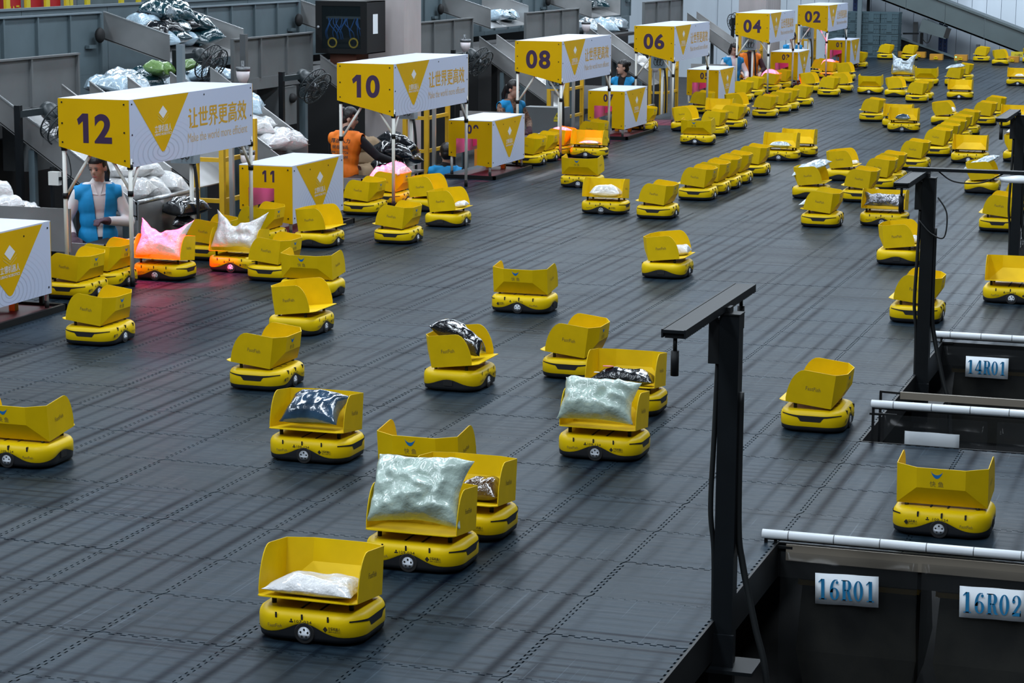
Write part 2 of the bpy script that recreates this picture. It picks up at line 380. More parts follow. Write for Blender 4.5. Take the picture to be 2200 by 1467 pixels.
def robot_parts():
    """list of (name, mesh, material, parent index, level); level 0 = always, 1 = only where it can be made out"""
    out = []
    def put(name, mb, m, par=None, lev=0):
        me = mb if isinstance(mb, bpy.types.Mesh) else mb.mesh(name)
        me.materials.append(m); out.append((name, me, m, par, lev)); return len(out) - 1
    put('base_shell', shell_mesh(), M_yel)
    put('skirt', skirt_mesh(), M_skirt)
    put('visor', visor_mesh(), M_skirt)
    put('rear_sensor', MB().box(-RL/2 - .002, -RL/2 + .02, -.03, .03, .040, .075), M_tyre)
    for s in (-1, 1):
        t, h = wheel_meshes(s); i = put('wheel', t, M_tyre); j = put('hub', h, M_hub, i)
        n = MB(); y1 = s*(RW/2 + .0026)
        for k in range(5): a = 2*PI*k/5 + .3; n.tube([(0.016*math.cos(a), y1 - .001, .044 + .016*math.sin(a)), (0.016*math.cos(a), y1, .044 + .016*math.sin(a))], .0045, 8)
        put('hub_holes', n, M_tyre, i, 1)
    for x in (-.03, .05):
        put('tilt_groove', MB().box(x - .005, x + .005, -.14, .12, .128, .1312), M_skirt, None, 1)
    for x in (-.165, .165):
        for y in (-.10, .10):
            ztop = tp(0, y, 0)[2]; p = MB().tube([(x, y, .129), (x, y, ztop - .002)], .010, 10); put('tray_post', p, M_skirt, None, 0)
    sl = MB()
    for s in (-1, 1):
        for x in (-.12, -.01, .10): sl.box(x - .004, x + .004, s*RW/2 - (.012 if s > 0 else -.001), s*RW/2 + (.0012 if s > 0 else -.0), .098, .120)
    put('vent_slots', sl, M_skirt, None, 1)
    tr = put('tray', tray_mesh(), M_tray)
    g = MB()
    for s in (-1, 1):
        c = tp(s*(TX + .0028), -0.005, 0.095); a = Vector(tp(0, 1, 0)) - Vector(tp(0, 0, 0)); u = Vector(tp(0, 0, 1)) - Vector(tp(0, 0, 0))
        put_text(g, 'FastFish', c, a if s > 0 else -a, u, .085, .022, 0.0, 2)
    put('side_lettering', g, M_gprint, tr, 1)
    c = tp(0.02, TYB + .0028, 0.166); u = Vector(tp(0, 0, 1)) - Vector(tp(0, 0, 0))
    lg = MB(); P = []
    for k in range(9): t = k/8; P.append((1.4*(0.020 - .04*t), 0.014 - 0.034*math.sin(PI*t)**0.8 + (0.004 if k == 0 else 0)))
    for k in range(1, 8): t = 1 - k/8; P.append((1.4*(0.020 - .04*t), 0.012 - 0.014*math.sin(PI*t)))
    lg.add([Vector(c) + Vector((-x*-1, 0, 0)) + u*z for x, z in P], [list(range(len(P)))])
    put('back_logo', lg, M_blue, tr, 1)
    g = MB(); put_text(g, '快 鱼', tp(0.02, TYB + .0028, 0.120), (-1, 0, 0), u, .064, .028, 0.0, 2); put('back_lettering', g, M_gprint, tr, 1)
    g = MB()
    for s in (-1, 1):
        xx = .115*(1 if s < 0 else 1)
        decal_side(g, '立镖机器人', xx + .012, .074, .052, .013, s, 0.01); decal_side(g, 'LIBIAO ROBOTICS', xx + .012, .062, .052, .006, s, 0.0)
        y = s*(RW/2 + .0008); cx = xx - .026*(1 if s < 0 else -1) - (0 if s < 0 else -.012); g.add([(cx - .010, y, .069), (cx, y, .057), (cx + .010, y, .069), (cx, y, .081)], [(0, 1, 2, 3)])
    put('maker_lettering', g, M_print, None, 1)
    g = MB()
    for s in (-1, 1): decal_side(g, 'FastFish', -.125*(1 if s < 0 else 1), .066, .06, .014, s, 0.0)
    put('owner_lettering', g, M_gprint, None, 1)
    return out
RP = robot_parts()
def number_mesh(num):
    g = MB()
    for s in (-1, 1):
        decal_side(g, num, -.005, .0905, .072, .012, s, 0.0)
        y = s*(RW/2 + .0008); x = -.055*(-s); g.add([(x - .008, y, .0845), (x + .008, y, .0845), (x + .008, y, .090), (x - .008, y, .090)], [(0, 1, 2, 3)]); g.add([(x - .003, y, .091), (x + .003, y, .091), (x + .003, y, .099), (x - .003, y, .099)], [(0, 1, 2, 3)])
    me = g.mesh('number_lettering'); me.materials.append(M_print); return me
NUMS = {}
ROT = {'C': 0, 'L': -PI/2, 'R': PI/2, 'B': PI}
ROBOTS = []
def robot(o, x, y, label, num='109-124', group='yellow sorting robots on the deck'):
    e = empty('sorting_robot', (x, y, 0.0), ROT[o], label, 'robot', group)
    lev = 1 if y < 24 else 0; made = []
    for name, me, m, par, lv in RP:
        if lv > lev: made.append(None); continue
        q = bpy.data.objects.new(name, me); COL.objects.link(q); q.parent = e if par is None else made[par]; made.append(q)
    if lev:
        if num not in NUMS: NUMS[num] = number_mesh(num)
        q = bpy.data.objects.new('number_lettering', NUMS[num]); COL.objects.link(q); q.parent = e
    ROBOTS.append((o, x, y)); return e
RB = [
('C', 1.98, -1.97, 'yellow robot nearest the camera, carrying a flat white bag, numbered 107-034', '107-034'),
('C', 2.0, -0.87, 'yellow robot numbered 109-034 carrying a tall mint green plastic-wrapped parcel', '109-034'),
('C', 2.0, -0.3, 'yellow robot right behind the 109-034 robot, brown shiny bag in its tray'),
('B', 1.58, 0.32, 'yellow robot with its tray back turned, just behind the mint parcel robot'),
('C', 0.74, 0.92, 'yellow robot carrying a navy and silver bag, left of the deck centre'),
('C', 2.17, 1.5, 'yellow robot carrying a mint parcel, in front of the dark parcel robot'),
('C', 1.97, 2.67, 'yellow robot with dark parcel bearing a pink round sticker, left of near post'),
('L', 1.37, 3.68, 'empty yellow robot facing camera, left behind the pink sticker parcel robot'),
('R', 0.8, 3.05, 'yellow robot turned right with a black glossy parcel lying across its tray'),
('B', 0.28, 6.0, 'empty yellow robot numbered 109-095 showing its back with blue fish logo', '109-095'),
('L', -0.33, 2.66, 'empty yellow robot facing camera, tray open left, alone left of centre'),
('R', -0.91, 4.55, 'empty yellow robot with tray open right, below the logo-backed robot at left'),
('B', -1.49, 6.12, 'yellow robot showing blue fish logo back, close behind a right-turned robot'),
('L', -2.12, 6.84, 'empty yellow robot facing camera, right in front of white bag robot at station 12'),
('C', -2.59, 7.16, 'yellow robot carrying a crumpled white bag, just right of the red-lit bag'),
('C', -2.97, 6.54, 'yellow robot under station 12 carrying a bag lit red by the scanner'),
('L', -3.12, 7.76, 'yellow robot lit orange, behind the bags at station 12'),
('L', -3.215, 6.02, 'yellow robot queuing just behind the front post of station 12'),
('L', -3.17, 5.44, 'yellow robot queuing beside box 13, next to the front post of station 12'),
('L', -2.04, 3.7, 'empty yellow robot facing camera, alone in front of the station 12 queue'),
('B', -0.67, 0.3, 'yellow robot with its back turned, cut off by the left picture edge'),
('L', -3.13, 8.80, 'yellow robot standing in front of box 11'),
('R', -2.59, 8.86, 'empty yellow robot with tray open right, before the corner of box 11'),
('L', -3.11, 11.29, 'empty yellow robot facing camera just right of box 11'),
('L', -3.17, 12.18, 'yellow robot under station 10 carrying a glowing red parcel'),
('R', -2.63, 11.82, 'empty yellow robot open right, beside the front post of station 10'),
('R', -2.0, 10.68, 'yellow robot open right with a small white bag, right of station 10 post'),
('L', -2.01, 9.36, 'empty yellow robot facing camera in front of the station 10 post'),
('L', -3.12, 16.81, 'yellow robot queuing right beside box 09'),
('L', -3.13, 17.38, 'yellow robot queuing second behind box 09, at station 08'),
('L', -3.13, 18.15, 'yellow robot lit red under station 08'),
('C', -2.70, 18.02, 'yellow robot carrying flat bags in front of the red-lit robot at station 08'),
('L', -3.08, 19.52, 'yellow robot in front of box 07, behind the rear post of station 08'),
('B', -1.78, 14.57, 'yellow robot with back turned, left behind the white bundle robot'),
('C', -0.85, 12.24, 'yellow robot carrying a clear bundled white parcel, mid deck'),
('L', -0.26, 12.08, 'empty yellow robot facing camera, right of the white bundle robot'),
('L', -0.27, 13.85, 'front yellow robot of the close queue of four in mid deck'),
('L', -0.27, 14.49, 'second yellow robot of the close queue of four in mid deck'),
('L', -0.27, 15.06, 'third yellow robot of the close queue of four in mid deck'),
('L', -0.27, 15.64, 'last yellow robot of the close queue of four in mid deck'),
('L', -0.27, 16.64, 'empty yellow robot following the mid deck queue of four with a gap'),
('C', -0.32, 18.59, 'yellow robot carrying a silver bag beyond the mid deck queue'),
('C', -0.22, 19.25, 'empty yellow robot directly behind the silver bag robot beyond the queue'),
('R', -2.56, 22.61, 'yellow robot open right beside the rear corner of box 07'),
('B', -1.86, 20.47, 'yellow robot with back turned, in front of the cluster near station 06'),
('L', -2.0, 22.06, 'front yellow robot of the pair driving past station 06'),
('L', -2.0, 23.29, 'rear yellow robot of the pair driving past station 06'),
('L', -3.14, 26.1, 'yellow robot standing left below box 05'),
('C', -2.49, 24.59, 'empty yellow robot open toward camera in the cluster by box 05'),
('R', -2.51, 25.84, 'yellow robot open right in the cluster by box 05'),
('L', -3.15, 29.14, 'front yellow robot of the queue of three at station 04'),
('L', -3.215, 30.4, 'middle yellow robot of the queue of three at station 04'),
('L', -3.215, 31.9, 'rear yellow robot of the station 04 queue with a red-lit parcel'),
('L', -2.0, 25.63, 'nearest yellow robot in the lane of four passing station 04'),
('L', -2.0, 26.68, 'second yellow robot in the lane of four passing station 04'),
('L', -2.0, 27.36, 'third yellow robot in the lane of four passing station 04'),
('L', -1.97, 28.44, 'farthest yellow robot in the lane of four passing station 04'),
('L', -3.215, 32.95, 'yellow robot in front of box 03'),
('R', -2.53, 32.12, 'yellow robot open right just beside box 03'),
('L', -1.98, 31.11, 'yellow robot facing camera in the lane right of box 03'),
('R', -1.96, 32.38, 'yellow robot open right, lower one behind the front post of station 02'),
('R', -2.53, 35.99, 'yellow robot open right beside box 01, below station 02'),
('L', -2.98, 36.62, 'yellow robot under station 02 carrying a red-lit parcel'),
('L', -3.28, 37.3, 'yellow robot behind the red-lit robot under station 02'),
('L', -3.07, 40.77, 'yellow robot peeking out behind the farthest station box'),
('L', -3.12, 44.93, 'leftmost yellow robot parked at the far end by the grey crates'),
('L', -2.54, 44.87, 'second yellow robot parked at the far end by the grey crates'),
('L', -0.84, 44.77, 'yellow robot parked at the far end under the inclined conveyor'),
('R', -0.25, 43.39, 'yellow robot open right at the far end beside the yellow warning sign'),
('R', 0.3, 44.76, 'yellow robot at the far end cut off by the right picture edge'),
('C', -1.33, 35.7, 'yellow robot carrying a tall silver bag near the far end'),
('B', -0.79, 35.14, 'yellow robot with back turned, right of the far tall silver bag'),
('L', -0.25, 35.26, 'yellow robot with a silver bag lying over its tray, far right field'),
('L', -0.28, 36.87, 'yellow robot tucked behind the far robot with the silver bag'),
('C', 0.34, 31.34, 'empty yellow robot open toward camera in the far right field'),
('B', -1.38, 32.04, 'yellow robot with back turned and fish logo, leftmost of far middle field'),
('R', -0.83, 31.5, 'yellow robot open right, beside the logo-backed robot in far middle field'),
('L', -0.26, 30.19, 'front yellow robot of the pair in the far middle field'),
('L', -0.26, 30.83, 'rear yellow robot of the pair in the far middle field'),
('L', -0.29, 25.56, 'yellow robot facing camera, left of two robots facing with small bags'),
('C', 0.27, 24.5, 'yellow robot with small dark bag, partly hidden behind another loaded robot'),
('C', 0.47, 23.72, 'yellow robot carrying a small dark bottle-like bag in the right field'),
('R', 0.85, 25.32, 'yellow robot open right with a small white bag in its tray'),
('L', 1.43, 25.53, 'yellow robot facing camera, behind the queue of five'),
('L', 1.43, 26.83, 'yellow robot standing behind another, farther back in the five queue lane'),
('C', 1.95, 25.06, 'yellow robot open toward camera at right edge behind small antenna arm'),
('C', 0.92, 35.77, 'yellow robot with a small white bag at the far right picture edge'),
('L', 1.45, 20.04, 'first yellow robot of the queue of five in the right field'),
('L', 1.44, 20.9, 'second yellow robot of the queue of five in the right field'),
('L', 1.43, 21.72, 'third yellow robot of the queue of five in the right field'),
('L', 1.40, 22.58, 'fourth yellow robot of the queue of five in the right field'),
('L', 1.40, 23.58, 'last yellow robot of the queue of five in the right field'),
('L', 1.43, 18.12, 'yellow robot facing camera just ahead of the queue of five'),
('C', 1.98, 19.21, 'empty yellow robot open toward camera, right of the queue of five'),
('R', 2.54, 15.72, 'yellow robot open right with a big silver bag, left of far post'),
('R', 2.54, 19.67, 'yellow robot with white bag partly hidden by the far post'),
('R', 0.85, 14.45, 'yellow robot open right with a large silver bag on its tray, mid right'),
('R', 0.84, 16.46, 'yellow robot open right with a small white bag, behind the silver bag robot'),
('L', 1.41, 14.33, 'front yellow robot of the queue of three behind the middle post'),
('L', 1.40, 15.66, 'middle yellow robot of the queue of three behind the middle post'),
('L', 1.40, 16.34, 'rear yellow robot of the queue of three behind the middle post'),
('L', 1.42, 12.0, 'yellow robot with torn silver bag bits, left of the black foil robot'),
('C', 1.99, 12.26, 'yellow robot carrying a black and silver foil bag beside the middle post'),
('R', 2.54, 9.63, 'yellow robot open right, half hidden by the middle post'),
('L', 3.12, 6.61, 'empty yellow robot facing camera behind the middle post'),
('C', 3.70, 7.76, 'empty yellow robot at the right picture edge beyond bay 14'),
('L', 3.10, 12.31, 'yellow robot facing camera behind the far post'),
('L', 3.14, 13.96, 'yellow robot behind the far post at the right picture edge'),
('L', 3.12, 2.63, 'empty yellow robot facing camera beside the bay 14 railing'),
('B', 4.12, 0.5, 'yellow robot with back turned on the strip above bay 16'),
('L', -3.14, 22.38, 'yellow robot peeking out behind the box with number seven'),
('R', 0.84, 8.13, 'yellow robot open right with a small white bag, alone in mid right deck'),
]
for q in RB: robot(*q)
# ------------------------------------------------------------------ induction stations: canopies and boxes
M_sign = mat('sign_yellow', (0.64, 0.375, 0.0), 0.55, spec=0.12, noise_amt=0.04, noise_scale=3)
M_num = mat('sign_purple', (0.035, 0.012, 0.055), 0.55)
M_post = mat('white_post', (0.66, 0.66, 0.62), 0.4)
M_white = mat('white_board', (0.60, 0.64, 0.76), 0.4, noise_amt=0.04, noise_scale=4)
M_orange_txt = mat('sign_gold_text', (0.62, 0.34, 0.02), 0.5)
M_tan = mat('sign_thin_text', (0.60, 0.42, 0.22), 0.5)
M_wtxt = mat('sign_white_print', (0.72, 0.74, 0.80), 0.5)
M_pale = mat('sign_faint_print', (0.64, 0.45, 0.09), 0.5)
M_red = mat('red_lamp', (0.5, 0.0, 0.02), 0.4, emit=(1.0, 0.02, 0.08), estr=14)
M_pink = mat('pink_inner_board', (0.75, 0.28, 0.48), 0.5)
M_maroon = mat('dark_red_sheet', (0.07, 0.006, 0.010), 0.5)
M_fyel = mat('yellow_frame_paint', (0.62, 0.36, 0.01), 0.5, noise_amt=0.06)
GLYPH1 = [(.08, .80), (.40, 1.0), (.74, 1.0), (.74, 0.0), (.42, 0.0), (.42, .74), (.16, .60)]
def put_digit(mb, ch, c, w_, h_, bold=.028):
    if ch == '1':
        c = Vector(c); mb.add([c + Vector(((x - .45)*w_, 0, (z - .5)*h_)) for x, z in GLYPH1], [list(range(7))[::-1]])
    else: put_text(mb, ch, c, (1, 0, 0), (0, 0, 1), w_, h_, .036, 8)
def ring_board(name, yc, zc, ay, az, rmax):
    """white board with faint printed ripple rings around (yc, zc) in object coordinates"""
    if name in MATS: return MATS[name]
    m = bpy.data.materials.new(name); m.use_nodes = True; nt = m.node_tree; L = nt.links.new; b = nt.nodes['Principled BSDF']
    tc = nd(nt, 'ShaderNodeTexCoord'); mp = nd(nt, 'ShaderNodeMapping'); mp.vector_type = 'POINT'
    mp.inputs['Location'].default_value = (0, -yc/ay, -zc/az); mp.inputs['Scale'].default_value = (0, 1/ay, 1/az); L(tc.outputs['Object'], mp.inputs[0])
    ln = nd(nt, 'ShaderNodeVectorMath', operation='LENGTH'); L(mp.outputs[0], ln.inputs[0])
    mu = nd(nt, 'ShaderNodeMath', operation='MULTIPLY'); L(ln.outputs['Value'], mu.inputs[0]); mu.inputs[1].default_value = 2*PI
    si = nd(nt, 'ShaderNodeMath', operation='SINE'); L(mu.outputs[0], si.inputs[0])
    r = nd(nt, 'ShaderNodeMapRange', interpolation_type='SMOOTHSTEP'); L(si.outputs[0], r.inputs[0]); r.inputs[1].default_value = 0.55; r.inputs[2].default_value = 0.95
    fa = nd(nt, 'ShaderNodeMapRange'); L(ln.outputs['Value'], fa.inputs[0]); fa.inputs[1].default_value = rmax*0.35; fa.inputs[2].default_value = rmax; fa.inputs[3].default_value = 0.42; fa.inputs[4].default_value = 0.0
    pr = nd(nt, 'ShaderNodeMath', operation='MULTIPLY'); L(r.outputs[0], pr.inputs[0]); L(fa.outputs[0], pr.inputs[1])
    mx = nd(nt, 'ShaderNodeMix', data_type='RGBA'); L(pr.outputs[0], mx.inputs[0]); mx.inputs[6].default_value = (0.54, 0.60, 0.78, 1); mx.inputs[7].default_value = (0.22, 0.25, 0.36, 1)
    L(mx.outputs[2], b.inputs['Base Color']); b.inputs['Roughness'].default_value = 0.4
    MATS[name] = m; return m
M_side_c = ring_board('canopy_side_print', 0.59, 1.03, 0.085, 0.034, 9)
M_side_b = ring_board('box_side_print', 0.655, 0.215, 0.055, 0.030, 12)
def tri_print(par, x, y0, y1, yt, z1, zt):
    m = MB(); P = [(x, y0, z1), (x, y1, z1)]
    ym = yt; rr = 0.055; s0 = (ym + (y1 - ym)*.10, zt + (z1 - zt)*.07); s1 = (ym - (ym - y0)*.10, zt + (z1 - zt)*.07)
    for k in range(7):
        t = k/6; a = (1 - t)**2; b_ = 2*t*(1 - t); c = t*t
        P.append((x, a*s0[0] + b_*ym + c*s1[0], a*s0[1] + b_*(zt - .018) + c*s1[1]))
    m.add(P, [list(range(len(P)))[::-1]]); return m.build('triangle_print', M_sign, par)
def diamond_logo(par, x, y, z, h, wd):
    m = MB(); m.add([(x, y - wd, z), (x, y, z - h), (x, y + wd, z), (x, y, z + h)], [(3, 2, 1, 0)][::-1]); m.build('diamond_logo', M_wtxt, par)
    c = MB()
    for dz in (0.030, 0.055):
        t = 0.008; zz = z - h - dz + .02
        for s in (-1, 1): c.add([(x, y, zz), (x, y, zz - t), (x, y + s*wd*1.25, zz + .05 - t), (x, y + s*wd*1.25, zz + .05)], [(0, 1, 2, 3)])
    c.build('chevron_print', M_pale, par)
def screws(par, pts, ax):
    m = MB()
    for p in pts: p = Vector(p); m.tube([p, p + Vector(ax)*.004], .007, 8)
    m.build('screws', M_black, par)
def white_post(par, x, y, z1, r=0.017):
    m = MB().tube([(x, y, 0.06), (x, y, z1)], r, 12).build('post', M_post, par)
    MB().tube([(x, y, 0.0), (x, y, 0.075)], r*1.15, 12).build('post_foot', M_black, m)
    return m
ORDN = {'12': 'nearest', '10': 'second', '08': 'third', '06': 'fourth', '04': 'fifth', '02': 'farthest', '11': 'nearest fully visible', '09': 'second visible', '07': 'third visible', '05': 'fourth visible', '03': 'fifth visible', '01': 'farthest'}
BEAM = {'12': (-3.02, 6.55), '10': (-3.15, 12.2), '08': (-3.12, 18.1), '06': (-3.2, 24.0), '04': (-3.2, 31.85), '02': (-2.98, 36.42)}
def canopy(num, Y0, ln=2.33):
    e = empty('station_canopy', (0, Y0, 0), 0, '%s white and yellow canopy sign on tall posts, numbered %s' % (ORDN[num], num), 'canopy', 'numbered station canopies')
    x0, x1, z1, za, zc = -3.60, -2.98, 1.475, 1.095, 0.945; t = 0.010
    f = MB().prism([(x0, 0, za), (x1, 0, zc), (x1, 0, z1), (x0, 0, z1)], (0, t, 0)).build('front_panel', M_sign, e)
    MB().prism([(x0, ln - t, za), (x1, ln - t, zc), (x1, ln - t, z1), (x0, ln - t, z1)], (0, t, 0)).build('rear_panel', M_sign, e)
    s = MB().box(x1 - t, x1 + .001, t, ln - t, zc, z1).build('side_panel', M_side_c, e)
    MB().box(x0, x0 + t, t, ln - t, za, z1).build('inner_side_panel', M_white, e)
    tp_ = MB(); n = 12; vs = []
    for i in range(n + 1):
        for j in range(5):
            u, v = i/n, j/4; vs.append((x0 + (x1 - x0)*v, ln*u, z1 + 0.001 + 0.006*math.sin(PI*u)*math.sin(PI*v) - 0.004*math.sin(5*PI*u)*math.sin(PI*v)))
    fs = [(i*5 + j, i*5 + j + 1, (i + 1)*5 + j + 1, (i + 1)*5 + j) for i in range(n) for j in range(4)]
    tp_.add(vs, fs, True); tp_.build('roof_sheet', M_white, e)
    g = MB(); put_digit(g, num[0], (-3.377, -.0012, 1.245), .150, .232); put_digit(g, num[1], (-3.205, -.0012, 1.245), .152, .232)
    g.build('number_print', M_num, f)
    screws(f, [(x0 + .035, -.001, z) for z in (1.445, 1.28, 1.13)] + [(x1 - .04, -.001, z) for z in (1.44, 1.22, 1.0)], (0, -1, 0))
    xs = x1 + .0022
    tri_print(s, xs, .075, 1.06, .585, z1 - .002, 1.02)
    diamond_logo(s, xs + .0012, .588, 1.345, .052, .075)
    g = MB(); put_text(g, '立镖机器人', (xs + .0012, .586, 1.216), (0, 1, 0), (0, 0, 1), .30, .060, .006); put_text(g, 'LIBIAO ROBOTICS', (xs + .0012, .586, 1.170), (0, 1, 0), (0, 0, 1), .30, .020, .008)
    g.build('maker_print', M_wtxt, s)
    g = MB(); [put_text(g, '让世界更高效', (xs + .0003*q, 1.62 + dy, 1.258 + dz), (0, 1, 0), (0, 0, 1), 1.14, .172, .0) for q, (dy, dz) in enumerate(((-.004, -.002), (.004, .002)))]; g.build('slogan_print', M_orange_txt, s)
    g = MB(); put_text(g, 'Make the world more efficient', (xs, 1.62, 1.098), (0, 1, 0), (0, 0, 1), 1.17, .075, 0.0); g.build('small_slogan_print', M_tan, s)
    screws(s, [(x1 + .001, .05, z) for z in (1.44, 1.2, .98)] + [(x1 + .001, ln - .05, z) for z in (1.44, 1.2, .98)] + [(x1 + .001, 1.35, 1.44)], (1, 0, 0))
    for (x, y, zt) in ((x1 - .012, .03, zc + .02), (x0 + .03, .03, za), (x1 - .012, ln - .03, zc + .02), (x0 + .03, ln - .03, za)):
        if x < -3.3 and y > 1: continue
        p = white_post(e, x, y, zt + .05)
        MB().tube([(x, y, zt - .035), (x, y, zt + .005)], .024, 12).build('clamp', M_black, p)
        zc2 = .74 if x > -3.3 else .70
        MB().tube([(x, y, zc2 - .022), (x, y, zc2 + .022)], .023, 12).build('clamp', M_black, p)
        sx = 1 if x < -3.3 else -1
        zt2 = za - (.15*sx*(.26/.62) if x < -3.3 else -.06); 
        if y < 1: MB().tube([(x, y + .02, zc2), (x + sx*.22, y + .02, zc2 + .34 if x > -3.3 else zc2 + .33)], .013, 10).build('brace', M_post, e)
        if x > -3.3:
            sy = 1 if y < 1 else -1
            MB().tube([(x, y, zc2), (x - .01, y + sy*.20, zc2 + .26)], .013, 10).build('brace', M_post, e)
    # red barcode scanner under the roof, shining on the tray below
    tx, ty = BEAM[num]; ly = max(.10, ty - Y0); lx = max(-3.5, tx - .22)
    b = MB().box(lx - .06, lx + .06, ly - .08, ly + .08, 1.16, 1.24).build('scanner', M_black, e)
    MB().box(lx - .05, lx + .05, ly - .07, ly + .07, 1.152, 1.16).build('scanner_window', M_red, b)
    MB().bar((lx, ly, 1.24), (lx, ly, 1.47), .02).build('scanner_bracket', M_black, e)
    d = bpy.data.lights.new('scanner_beam', 'SPOT'); d.energy = 620; d.color = (1, 0.010, 0.09); d.spot_size = math.radians(58); d.spot_blend = 0.3; d.shadow_soft_size = 0.04
    o = bpy.data.objects.new('scanner_beam', d); COL.objects.link(o); o.location = (lx, Y0 + ly, 1.14)
    o.rotation_euler = (Vector((tx, ty, .2)) - Vector((lx, Y0 + ly, 1.14))).to_track_quat('-Z', 'Y').to_euler()
    return e
CAN = {'12': 5.98, '10': 11.753, '08': 17.675, '06': 23.5, '04': 30.5, '02': 36.3}
for k, y in CAN.items(): canopy(k, y)

def station_box(num, Y0, ln=1.25):
    e = empty('station_box', (0, Y0, 0), 0, '%s low white and yellow station box on short legs, numbered %s' % (ORDN[num], num) if num else 'low white station box with yellow triangle, cut off by the left picture edge', 'station box', 'low station boxes')
    x0, x1, z1, t = -3.53, -3.0, 0.66, 0.010
    P = [(x0, .25), (-3.44, .238), (-3.44, .455), (-3.18, .455), (-3.18, .150), (x1, .130), (x1, z1), (x0, z1)]
    for nm, y in (('front_panel', 0), ('rear_panel', ln - t)):
        q = MB().prism([(x, y, z) for x, z in P], (0, t, 0)).build(nm, M_sign, e)
        if y == 0: f = q
    if num:
        g = MB(); put_digit(g, num[0], (-3.275, -.0012, .565), .062, .108); put_digit(g, num[1], (-3.195, -.0012, .565), .064, .108); g.build('number_print', M_num, f)
    screws(f, [(x0 + .035, -.001, z) for z in (.63, .29)] + [(x1 - .04, -.001, z) for z in (.63, .18)], (0, -1, 0))
    s = MB().box(x1 - t, x1 + .001, t, ln - t, .13, z1).build('side_panel', M_side_b, e)
    MB().box(x0, x0 + t, t, ln - t, .25, z1).build('inner_side_panel', M_white, e)
    MB().box(x0, x1, 0, ln, z1, z1 + .008).build('top_panel', M_white, e)
    xs = x1 + .0022; tri_print(s, xs, .10, 1.13, .655, z1 - .002, .185)
    diamond_logo(s, xs + .0012, .657, .505, .055, .075)
    g = MB(); put_text(g, '立镖机器人', (xs + .0012, .655, .388), (0, 1, 0), (0, 0, 1), .27, .055, .006); put_text(g, 'LIBIAO ROBOTICS', (xs + .0012, .655, .340), (0, 1, 0), (0, 0, 1), .27, .020, .008); g.build('maker_print', M_wtxt, s)
    screws(s, [(x1 + .001, .05, z) for z in (.62, .18)] + [(x1 + .001, ln - .05, z) for z in (.62, .18)] + [(x1 + .001, y, .60) for y in (.42, .86)], (1, 0, 0))
    for x in (x0 + .03, x1 - .03):
        for y in (.03, ln - .03): white_post(e, x, y, .3, .015)
    fr = MB(); fx1 = x1 + .09
    fr.box(fx1 - .03, fx1, -.14, ln + .06, .0, .045).box(x0, fx1, -.14, -.11, 0, .045).box(x0, fx1, ln + .03, ln + .06, 0, .045)
    fr.build('base_frame', M_black, e)
    MB().box(x0 + .05, fx1 - .03, .02, ln + .03, .004, .022).build('base_tray', M_maroon, e)
    MB().box(x1 - .12, x1 - .09, ln + .015, ln + .04, .04, .30).build('corner_upright', M_black, e)
    # what shows through the front window: pink board, camera arm, red lamp
    MB().prism([(x0 + .02, .80, .46), (-3.16, .80, .455), (-3.16, .80, .40), (x0 + .02, .80, .29)], (0, .01, 0)).build('inner_board', M_pink, e)
    a = MB().bar((-3.26, .6, .62), (-3.26, .6, .46), .03).build('camera_arm', M_black, e); MB().obox((-3.22, .58, .40), (.03, 0, 0), (0, .03, 0), (0, 0, .05)).build('camera', M_black, a)
    MB().box(-3.25, -3.18, .54, .60, .33, .342).build('red_lamp', M_red, e)
    d = bpy.data.lights.new('box_lamp', 'POINT'); d.energy = 0.8; d.color = (1, 0.16, 0.36); d.shadow_soft_size = 0.03; o = bpy.data.objects.new('box_lamp', d); COL.objects.link(o); o.location = (-3.33, Y0 + .56, .37)
    yf = MB(); yf.box(x0 + .12, x0 + .17, 1.0, 1.05, .0, .40); yf.box(-3.22, -3.17, 1.0, 1.05, .0, .40); yf.box(x0 + .12, -3.17, 1.0, 1.05, .10, .14); yf.build('inner_frame', M_fyel, e)
    return e
for k, y in {None: 3.50, '11': 9.2, '09': 14.98, '07': 20.8, '05': 26.62, '03': 33.35, '01': 39.2}.items(): station_box(k, y)
# ------------------------------------------------------------------ right side: antenna posts, bay railings, hanging sheets
M_pipe = mat('white_pipe', (0.72, 0.76, 0.80), 0.35, noise_amt=0.05)
M_vinyl = mat('clear_vinyl', (0.045, 0.048, 0.05), 0.12, alpha=0.16, spec=0.35, bump=0.35, bump_scale=4, rough_var=0.08)
M_paper = mat('paper', (0.86, 0.92, 0.97), 0.6, bump=0.15, bump_scale=18)
M_sblue = mat('sign_blue', (0.012, 0.20, 0.42), 0.5)
M_beige = mat('beige_bar', (0.22, 0.19, 0.15), 0.5)
M_cable = mat('black_cable', (0.008, 0.010, 0.011), 0.5)
M_dsteel = mat('dark_steel', (0.006, 0.008, 0.010), 0.5, noise_amt=0.15, spec=0.2)
M_gsteel = mat('grey_steel', (0.16, 0.17, 0.18), 0.4, metal=0.6)
def curve_pts(ps, n=8):
    """Catmull-Rom through the points"""
    ps = [Vector(p) for p in ps]; P = [ps[0]] + ps + [ps[-1]]; out = []
    for i in range(1, len(P) - 2):
        for k in range(n):
            t = k/n; a, b, c, d = P[i - 1], P[i], P[i + 1], P[i + 2]
            out.append(0.5*((2*b) + (c - a)*t + (2*a - 5*b + 4*c - d)*t*t + (3*b - a - 3*c + d)*t*t*t))
    return out + [ps[-1]]
